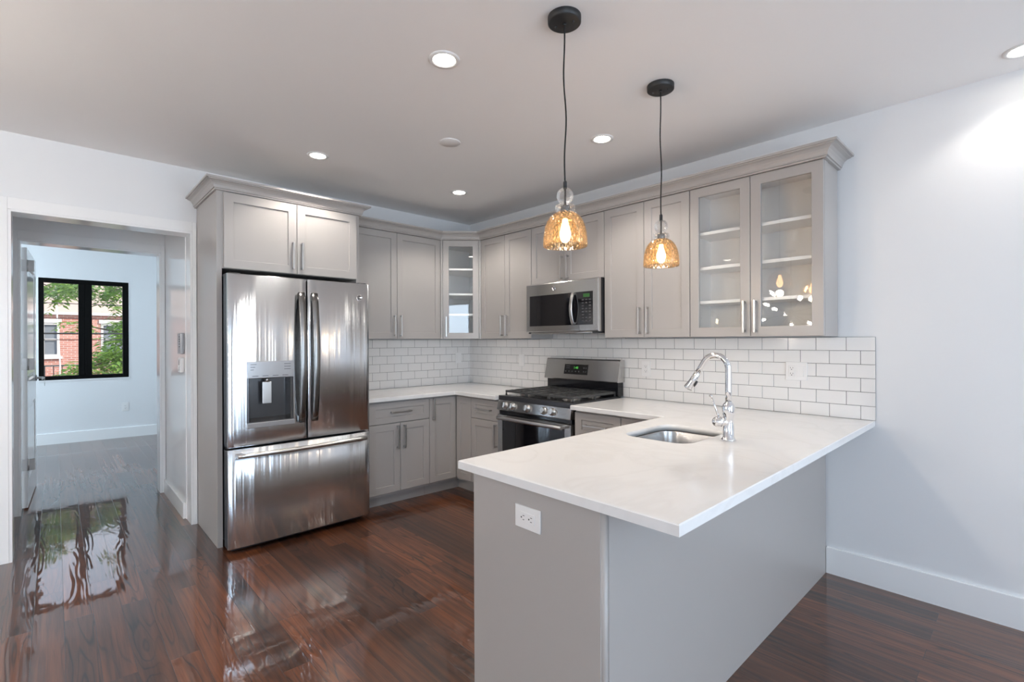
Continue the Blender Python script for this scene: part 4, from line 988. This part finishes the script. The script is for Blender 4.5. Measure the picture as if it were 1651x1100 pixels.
for x, y in ((5.9, -0.214), (5.9, -1.99), (5.4, -4.6), (3.0, -5.6), (0.9, -4.9)):
    downlight('recessed ceiling light over the living side behind the camera', x, y)
o = MB().lathe([(0.0, -0.006), (0.062, -0.006), (0.066, -0.003), (0.066, 0.0)], (0, 0, 0), 36).build('ceiling_cover', 'white'); o.location = (1.638, -1.447, H)
tag(o, 'plain white round cover plate on the kitchen ceiling without a light', 'cover plate')

def pendant(label, x, y, wob):
    t = thing('pendant_lamp', label, 'lamp', (x, y, H), 0, 'amber glass pendants')
    c = MB().lathe([(0.0, -0.026), (0.058, -0.026), (0.0635, -0.022), (0.064, -0.001), (0.064, 0.0)], (0, 0, 0), 36).build('canopy', 'bronze', t)
    b = MB()
    for a in (200, 20): b.sphere((0.036*math.cos(R(a)), 0.036*math.sin(R(a)), -0.027), 0.005, 10)
    b.cyl((0, 0, -0.034), (0, 0, -0.026), 0.008, n=14); b.build('canopy_screw', 'bronze', c)
    z1 = 1.955-H; rnd = random.Random(int(wob*100)); pts = []
    for i in range(25):
        f = i/24; w = math.sin(f*PI)*wob
        pts.append((w*0.0035*math.sin(f*11+wob), w*0.0035*math.cos(f*9+wob), -0.03+(z1+0.03)*f))
    MB().tube(pts, 0.0030, 8).build('cord', 'cloth', t)
    MB().lathe([(0.0, 0.016), (0.005, 0.016), (0.0075, 0.012), (0.0075, -0.014), (0.0, -0.014)], (0, 0, z1), 18).cyl((0, 0, z1-0.013), (0, 0, z1-0.100), 0.0045, n=12).build('stem', 'bronze', t)
    zt = 1.945-H; pr = [(0.008, 0.0)]
    for a in range(20, 151, 10): pr.append((0.0325*math.sin(R(a)), -0.0325+0.0325*math.cos(R(a))))
    pr += [(0.020, -0.062), (0.024, -0.066), (0.035, -0.069), (0.0385, -0.074), (0.0385, -0.084), (0.036, -0.091), (0.030, -0.096)]
    gl_ = MB().lathe(pr, (0, 0, zt), 36).build('glass_neck', 'clear', t)
    MB().lathe([(0.0, -0.070), (0.0165, -0.070), (0.0175, -0.073), (0.0175, -0.118), (0.014, -0.122), (0.0, -0.122)], (0, 0, zt), 24).build('socket', 'hsteel', t)
    zs = 1.849-H; P = [(0.030, 0.0), (0.036, -0.002), (0.047, -0.008), (0.060, -0.020), (0.070, -0.036), (0.0775, -0.056), (0.082, -0.080), (0.0845, -0.104), (0.0850, -0.128)]
    pin = [(r-0.0028, z) for r, z in reversed(P)]
    MB().lathe(P + [(0.0832, -0.1315)] + pin, (0, 0, zs), 48, closed=True).build('glass_shade', 'amber', t)
    zb = 1.822-H
    MB().lathe([(0.010, 0.0), (0.0115, -0.014), (0.017, -0.032), (0.0215, -0.050), (0.0215, -0.062), (0.017, -0.078), (0.009, -0.087), (0.0, -0.089)], (0, 0, zb), 24).build('bulb', 'bulb', t)
    d = bpy.data.lights.new('pendant_light', 'POINT'); d.energy = 4.5; d.color = (1.0, 0.78, 0.54); d.shadow_soft_size = 0.024
    o = bpy.data.objects.new('pendant_light', d); COL.objects.link(o); o.parent = t; o.location = (0, 0, zb-0.13)
    return t
pendant('nearer black-corded pendant with amber seeded glass shade, in front of the microwave', 2.896, -1.819, 1.1)
pendant('farther black-corded pendant with amber seeded glass shade, over the sink', 2.887, -1.092, 0.7)

# things behind the camera that show in the glass doors
ch = thing('sputnik_chandelier', 'black spiky chandelier with bare bulbs, mirrored in the glass cabinet door', 'chandelier', (1.84, -4.77, H))
MB().lathe([(0.0, -0.024), (0.062, -0.022), (0.066, -0.016), (0.066, 0.0)], (0, 0, 0), 32).build('canopy', 'bronze', ch)
MB().cyl((0, 0, -0.02), (0, 0, -0.83), 0.0065, n=12).build('rod', 'bronze', ch)
MB().sphere((0, 0, -0.87), 0.055, 24).build('hub', 'bronze', ch)
hc = Vector((0, 0, -0.87)); N = 15
for i in range(N):
    z = 1-2*(i+0.5)/N; z *= 0.93; a = i*2.39996; r = math.sqrt(1-z*z); d = Vector((r*math.cos(a), r*math.sin(a), z))
    ar = MB().cyl(hc+d*0.05, hc+d*0.27, 0.005, n=10).cyl(hc+d*0.265, hc+d*0.325, 0.0145, n=14).build('arm', 'bronze', ch)
    aa = d.orthogonal().normalized(); bb = d.cross(aa)
    MB().loft([[hc+d*h + aa*(q*math.cos(2*PI*k/14)) + bb*(q*math.sin(2*PI*k/14)) for k in range(14)] for h, q in ((0.325, 0.010), (0.345, 0.015), (0.39, 0.016), (0.408, 0.010), (0.414, 0.001))], True, True, True).build('bulb', 'bulbc', ar)
sc = thing('wall_sconce', 'black round-plate wall sconce with bare bulb, mirrored in the glass cabinet door', 'sconce', (0.0, -6.36, 1.86), PIh)
MB().lathe([(0.0, -0.02), (0.062, -0.02), (0.066, -0.015), (0.066, -0.0005)], (0, 0, 0), 32, axis='y').build('back_plate', 'bronze', sc)
MB().tube([(0, -0.015, 0), (0, -0.07, 0.0), (0, -0.09, -0.015), (0, -0.095, -0.05)], 0.007, 10).cyl((0, -0.095, -0.045), (0, -0.095, -0.105), 0.016, n=16).build('arm', 'bronze', sc)
MB().lathe([(0.010, -0.105), (0.016, -0.125), (0.018, -0.165), (0.012, -0.195), (0.0, -0.205)], (0, -0.095, 0), 18).build('bulb', 'bulb', sc)
